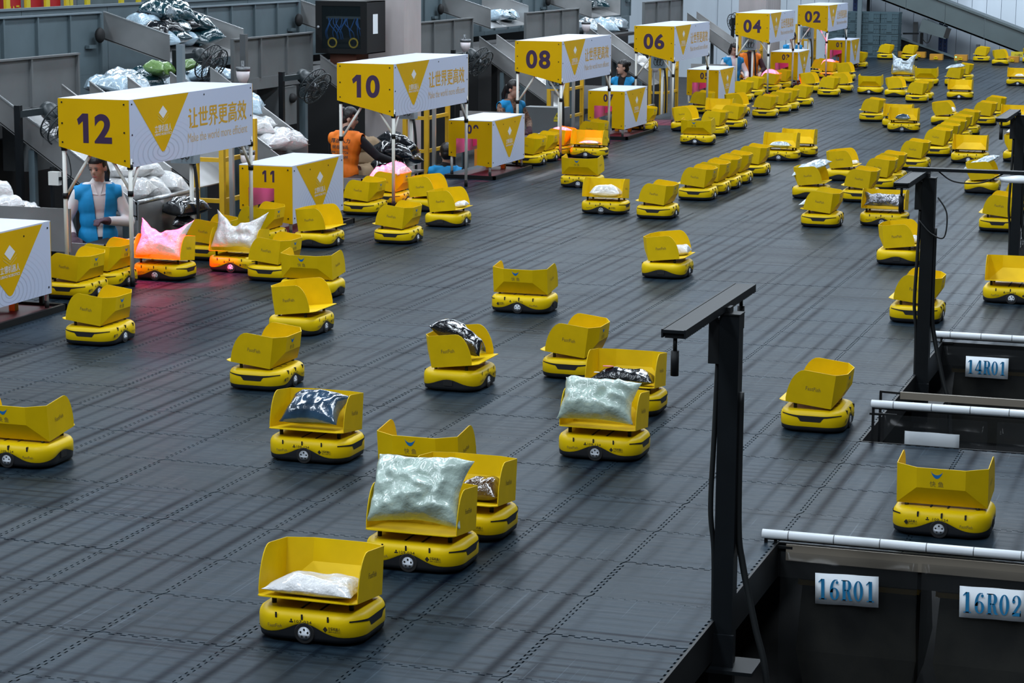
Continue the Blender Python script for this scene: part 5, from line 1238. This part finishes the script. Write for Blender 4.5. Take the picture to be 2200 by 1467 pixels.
def person(x, y, turn, label, vest, shirt, sleeve=None, head_turn=0, head_pitch=0, lean=0, handL=(-.20, .25, 1.0), handR=(.20, .25, 1.0), elbL=(-.25, .02, 1.07), elbR=(.25, .02, 1.07), glove=None, hair='pony', vox=.011, zoff=0.0, sit=False, back_text=None, closed=False):
    tc = Vector((CAM.x - x, CAM.y - y)).normalized(); a = D(turn); d = Vector((tc.x*math.cos(a) - tc.y*math.sin(a), tc.x*math.sin(a) + tc.y*math.cos(a)))
    e = empty('person', (x, y, GROUND + zoff), math.atan2(d.y, d.x) - PI/2, label, 'person', 'station workers')
    RL_ = Matrix.Rotation(-D(lean), 4, 'X'); hip = Vector((0, 0, .88))
    U = lambda q: hip + (RL_ @ (Vector(q) - hip))
    rotl = RL_.to_3x3()
    def torso(g): return [('e', U((0, 0, .90)), (.150 + g, .105 + g, .13 + g), rotl), ('e', U((0, .0, 1.05)), (.135 + g, .098 + g, .17), rotl), ('e', U((0, -.005, 1.19)), (.155 + g, .105 + g, .16 + g*.5), rotl), ('c', U((-.09, -.01, 1.305)), U((.09, -.01, 1.305)), .060 + g*.8, .060 + g*.8), ('c', U((-.15, -.01, 1.275)), U((.15, -.01, 1.275)), .052 + g*.8, .052 + g*.8)]
    SL, SR = U((-.165, -.01, 1.27)), U((.165, -.01, 1.27)); EL, ER, HL, HR = Vector(elbL), Vector(elbR), Vector(handL), Vector(handR)
    def arms(g, short=0.0):
        o = []
        for S, E, H_ in ((SL, EL, HL), (SR, ER, HR)):
            W = E + (H_ - E)*(1 - short); o += [('c', S, E, .050 + g, .041 + g), ('c', E, W, .040 + g, .030 + g)]
        return o
    if sit: legs = lambda g: [('c', (-.09, 0, .86), (-.11, .40, .80), .08 + g, .06 + g), ('c', (-.11, .40, .80), (-.11, .42, .40), .055 + g, .042 + g), ('c', (.09, 0, .86), (.11, .40, .80), .08 + g, .06 + g), ('c', (.11, .40, .80), (.11, .42, .40), .055 + g, .042 + g)]
    else: legs = lambda g: [('c', (-.085, 0, .86), (-.095, .02, .47), .080 + g, .055 + g), ('c', (-.095, .02, .47), (-.10, 0, .08), .052 + g, .036 + g), ('c', (.085, 0, .86), (.095, .02, .47), .080 + g, .055 + g), ('c', (.095, .02, .47), (.10, 0, .08), .052 + g, .036 + g)]
    hc = U((0, .02, 1.515)); RH = Matrix.Rotation(D(head_turn), 3, 'Z') @ Matrix.Rotation(-D(head_pitch), 3, 'X')
    Hh = lambda q: hc + RH @ Vector(q)
    head = [('e', Hh((0, -.010, .022)), (.073, .090, .095), RH), ('e', Hh((0, .022, -.040)), (.057, .066, .078), RH), ('e', Hh((0, .060, -.092)), (.026, .024, .022), RH), ('e', Hh((0, .091, -.022)), (.011, .014, .022), RH), ('e', Hh((.073, -.004, -.018)), (.010, .020, .030), RH), ('e', Hh((-.073, -.004, -.018)), (.010, .020, .030), RH), ('c', Hh((0, -.018, -.06)), U((0, -.012, 1.31)), .046, .054)]
    hands = []
    for H_, E, s in ((HL, EL, -1), (HR, ER, 1)):
        f = (H_ - E).normalized(); sd = f.cross(Vector((0, 0, 1))).normalized(); nn = sd.cross(f)
        pc = H_ + f*.045; hands.append(('e', pc, (.036, .046, .018), Matrix((sd, f, nn)).transposed()))
        for q, ln in ((-.026, .060), (-.009, .072), (.009, .068), (.026, .052)):
            b = pc + sd*q + f*.035; m_ = b + f*ln*.55 - nn*.012; t_ = m_ + f*ln*.25 - nn*.028
            hands += [('c', b, m_, .0095, .009), ('c', m_, t_, .009, .008)]
        b = pc - sd*s*.030 - f*.01; hands += [('c', b, b - sd*s*.028 + f*.028, .011, .010), ('c', b - sd*s*.028 + f*.028, b - sd*s*.025 + f*.055 - nn*.01, .010, .008)]
    feet = [] if sit else [('e', (-.10, .05, .045), (.045, .12, .045)), ('e', (.10, .05, .045), (.045, .12, .045))]
    body = mkobj('body', prims_mesh(head + torso(0) + arms(0) + hands + legs(0) + feet, min(vox, .0085), 3), M_skin, e)
    sh_ = prims_mesh(torso(.012) + arms(.010, .12) + [('c', U((0, -.014, 1.32)), U((0, -.012, 1.365)), .068, .060)], vox, 4)
    o = mkobj('shirt', sh_, shirt, e)
    mkobj('trousers', prims_mesh(legs(.014) + [('e', (0, 0, .88), (.165, .12, .13))], vox, 4), M_trous, e)
    if vest:
        U0, U_ = U, (lambda q: Vector(q)); g = .026; I3 = Matrix.Identity(3)
        pr = [('e', (0, 0, .90), (.150 + g, .105 + g, .13 + g)), ('e', (0, .0, 1.05), (.138 + g, .100 + g, .17)), ('e', (0, -.005, 1.19), (.158 + g, .106 + g, .16 + g)), ('c', (-.09, -.01, 1.305), (.09, -.01, 1.305), .080, .080), ('c', (-.17, -.01, 1.275), (.17, -.01, 1.275), .074, .074)]
        base = prims_mesh(pr, vox, 6); k_ = .10 if not closed else .05; z0_ = .80
        def piece(planes):
            bm = bmesh.new(); bm.from_mesh(base)
            for co, no in planes: bmesh.ops.bisect_plane(bm, geom=bm.verts[:] + bm.edges[:] + bm.faces[:], plane_co=co, plane_no=no, clear_outer=True)
            bm.verts.ensure_lookup_table(); bm.verts.index_update(); r = ([v.co.copy() for v in bm.verts], [[v.index for v in f.verts] for f in bm.faces]); bm.free(); return r
        lim = [((0, 0, .78), (0, 0, -1)), ((0, 0, 1.362), (0, 0, 1)), ((.205, 0, 0), (1, 0, 0)), ((-.205, 0, 0), (-1, 0, 0))]
        mv = MB()
        for pl in ([((0, 0, 0), (0, 1, 0))], [((0, 0, 0), (0, -1, 0)), ((.010, 0, z0_), (-1, 0, k_))], [((0, 0, 0), (0, -1, 0)), ((-.010, 0, z0_), (1, 0, k_))]):
            vs, fs = piece(lim + pl); mv.add([U(v) for v in vs], fs, True)
        vm = mv.mesh('vest'); bm = bmesh.new(); bm.from_mesh(vm); bmesh.ops.remove_doubles(bm, verts=bm.verts, dist=.0005); bm.to_mesh(vm); bm.free()
        vm = evaluated(vm, ('SOLIDIFY', dict(thickness=.008)))
        vo = mkobj('vest', vm, vest, e)
        if back_text:
            g = MB()
            for (t, zz, w_, h_) in back_text: put_text(g, t, U((0, -.150, zz)), (1, 0, 0), rotl @ Vector((0, 0, 1)), w_, h_, .022, 2)
            g.build('back_print', M_print, vo)
    if shirt in (M_shirt,):
        for s in (-1, 1):
            q = [U((s*.012, .095, 1.275)), U((s*.080, .080, 1.285)), U((s*.085, .02, 1.365)), U((s*.045, .055, 1.375))]
            MB().prism(q, (0, .006, 0)).build('collar', M_shirt, e)
    if glove:
        for H_, E, s in ((HL, EL, -1), (HR, ER, 1)):
            f = (H_ - E).normalized(); sd = f.cross(Vector((0, 0, 1))).normalized(); nn = sd.cross(f); pc = H_ + f*.045; pr = [('e', pc, (.041, .051, .023), Matrix((sd, f, nn)).transposed()), ('c', H_ - f*.02, H_ + f*.02, .036, .034)]
            for q, ln in ((-.027, .060), (-.009, .072), (.009, .068), (.027, .052)):
                b = pc + sd*q + f*.035; m_ = b + f*ln*.55 - nn*.012; t_ = m_ + f*ln*.25 - nn*.028; pr += [('c', b, m_, .0125, .012), ('c', m_, t_, .012, .011)]
            b = pc - sd*s*.030 - f*.01; pr += [('c', b, b - sd*s*.030 + f*.030, .014, .013), ('c', b - sd*s*.030 + f*.030, b - sd*s*.027 + f*.058 - nn*.01, .013, .011)]
            mkobj('glove', prims_mesh(pr, .006, 2), glove, e)
    iRH = RH.inverted()
    def cuth(c):
        q = iRH @ (c - hc); line = .055 - .55*max(0, .075 - q.y)*0
        if q.y > .0 and q.z < .062 - .15*abs(q.x) and abs(q.x) < .073: return True
        if q.y > -.012 and q.z < .0: return True
        return q.z < -.085
    hp = [('e', Hh((0, -.012, .026)), (.081, .096, .101), RH), ('e', Hh((0, -.045, -.02)), (.072, .062, .075), RH)]
    hm = prims_mesh(hp, .0055, 3, cuth); hm = evaluated(hm, ('SOLIDIFY', dict(thickness=.006)))
    ho = mkobj('hair', hm, M_hair, e)
    if hair == 'pony': mkobj('ponytail', prims_mesh([('e', Hh((0, -.108, .0)), (.03, .03, .03)), ('c', Hh((0, -.115, -.01)), Hh((0, -.130, -.12)), .030, .034), ('c', Hh((0, -.13, -.12)), Hh((0, -.105, -.24)), .034, .012)], .008, 3), M_hair, ho)
    if hair == 'bun': mkobj('bun', prims_mesh([('e', Hh((0, -.105, .05)), (.042, .036, .045), RH)], .008, 2), M_hair, ho)
    if hair == 'long': mkobj('side_hair', prims_mesh([('c', Hh((-.072, .01, .03)), Hh((-.075, .012, -.10)), .018, .016), ('c', Hh((.072, .01, .03)), Hh((.075, .012, -.10)), .018, .016), ('e', Hh((0, -.055, -.06)), (.075, .05, .10), RH)], .008, 3), M_hair, ho)
    for s in (-1, 1):
        MB().ellipsoid(Hh((s*.030, .079, .002)), (.0135, .006, .0055), 12, 8, RH).build('eye', M_hair, e)
        MB().ellipsoid(Hh((s*.031, .083, .022)), (.019, .005, .0035), 12, 6, RH).build('eyebrow', M_hair, e)
    MB().ellipsoid(Hh((0, .083, -.064)), (.022, .006, .006), 12, 8, RH).build('mouth', M_lip, e)
    return e
def wx(u, v, x): return at_x(u, v, x)
p = wx(207, 336, -4.20)
person(p.x, p.y, 8, 'woman in blue vest over white shirt at the nearest station, looking down', M_vblue, M_shirt, None, 28 - 64, 20, 3, (-.05, .20, 1.05), (.24, .14, .92), (-.27, .04, 1.02), (.27, -.03, 1.04), M_glove, 'pony', .010)
p = wx(738, 228, -4.22)
person(p.x, p.y, 152, 'worker in orange vest with printed back, leaning over the second station', M_vor, M_bshirt, None, -66, 18, 12, (-.12, .42, .95), (.42, .42, 1.00), (-.24, .20, 1.02), (.34, .16, 1.08), None, 'bun', .010, .02, False, [('厚诚人力', 1.235, .24, .055), ('报名电话', 1.165, .20, .042), ('19412267726', 1.105, .22, .032), ('18018438888', 1.055, .22, .032)], closed=True)
p = wx(958, 318, -3.90)
person(p.x, p.y, 168, 'worker in blue vest seated with back to camera beside the third box', M_vblue, M_bshirt, None, 20, 5, 0, hair='short', zoff=p.z + .05 - GROUND - 1.62, sit=True)
p = wx(1096, 168, -4.2)
person(p.x, p.y, 38, 'worker in blue vest with dark ponytail at the third station, facing right', M_vblue, M_leop, None, 20, 15, 5, (-.10, .30, .98), (.16, .42, .98), (-.25, .10, 1.04), (.27, .14, 1.05), M_maroon2, 'pony')
p = wx(1343, 127, -4.2)
person(p.x, p.y, -25, 'worker in blue vest and black shirt at the fourth station, looking left', M_vblue, M_bshirt, None, -48, 2, 6, (-.34, .42, 1.02), (.20, .30, 1.0), (-.36, .14, 1.12), (.26, .08, 1.05), None, 'bun')
p = wx(1573, 88, -4.05)
person(p.x, p.y, 22, 'worker with long hair, white hoodie and blue vest at the fifth station', M_vblue, M_hood, None, 10, 25, 8, (-.18, .32, .98), (.18, .36, .96), (-.27, .08, 1.05), (.27, .12, 1.05), None, 'long')
p = wx(1612, 88, -4.05)
person(p.x, p.y, 6, 'worker in open orange vest over dark sweater at the fifth station', M_vor, M_maroon2, None, -6, 18, 6, (-.18, .32, .98), (.18, .32, .98), (-.27, .08, 1.05), (.27, .08, 1.05), None, 'short')
p = wx(1706, 62, -4.05)
person(p.x, p.y, -10, 'worker in blue vest half hidden behind the farthest station posts', M_vblue, M_shirt, None, 0, 20, 12, (-.30, .40, 1.05), (.20, .36, 1.0), (-.32, .14, 1.1), (.27, .10, 1.05), None, 'bun')

bpy.data.scenes.remove(TMP)
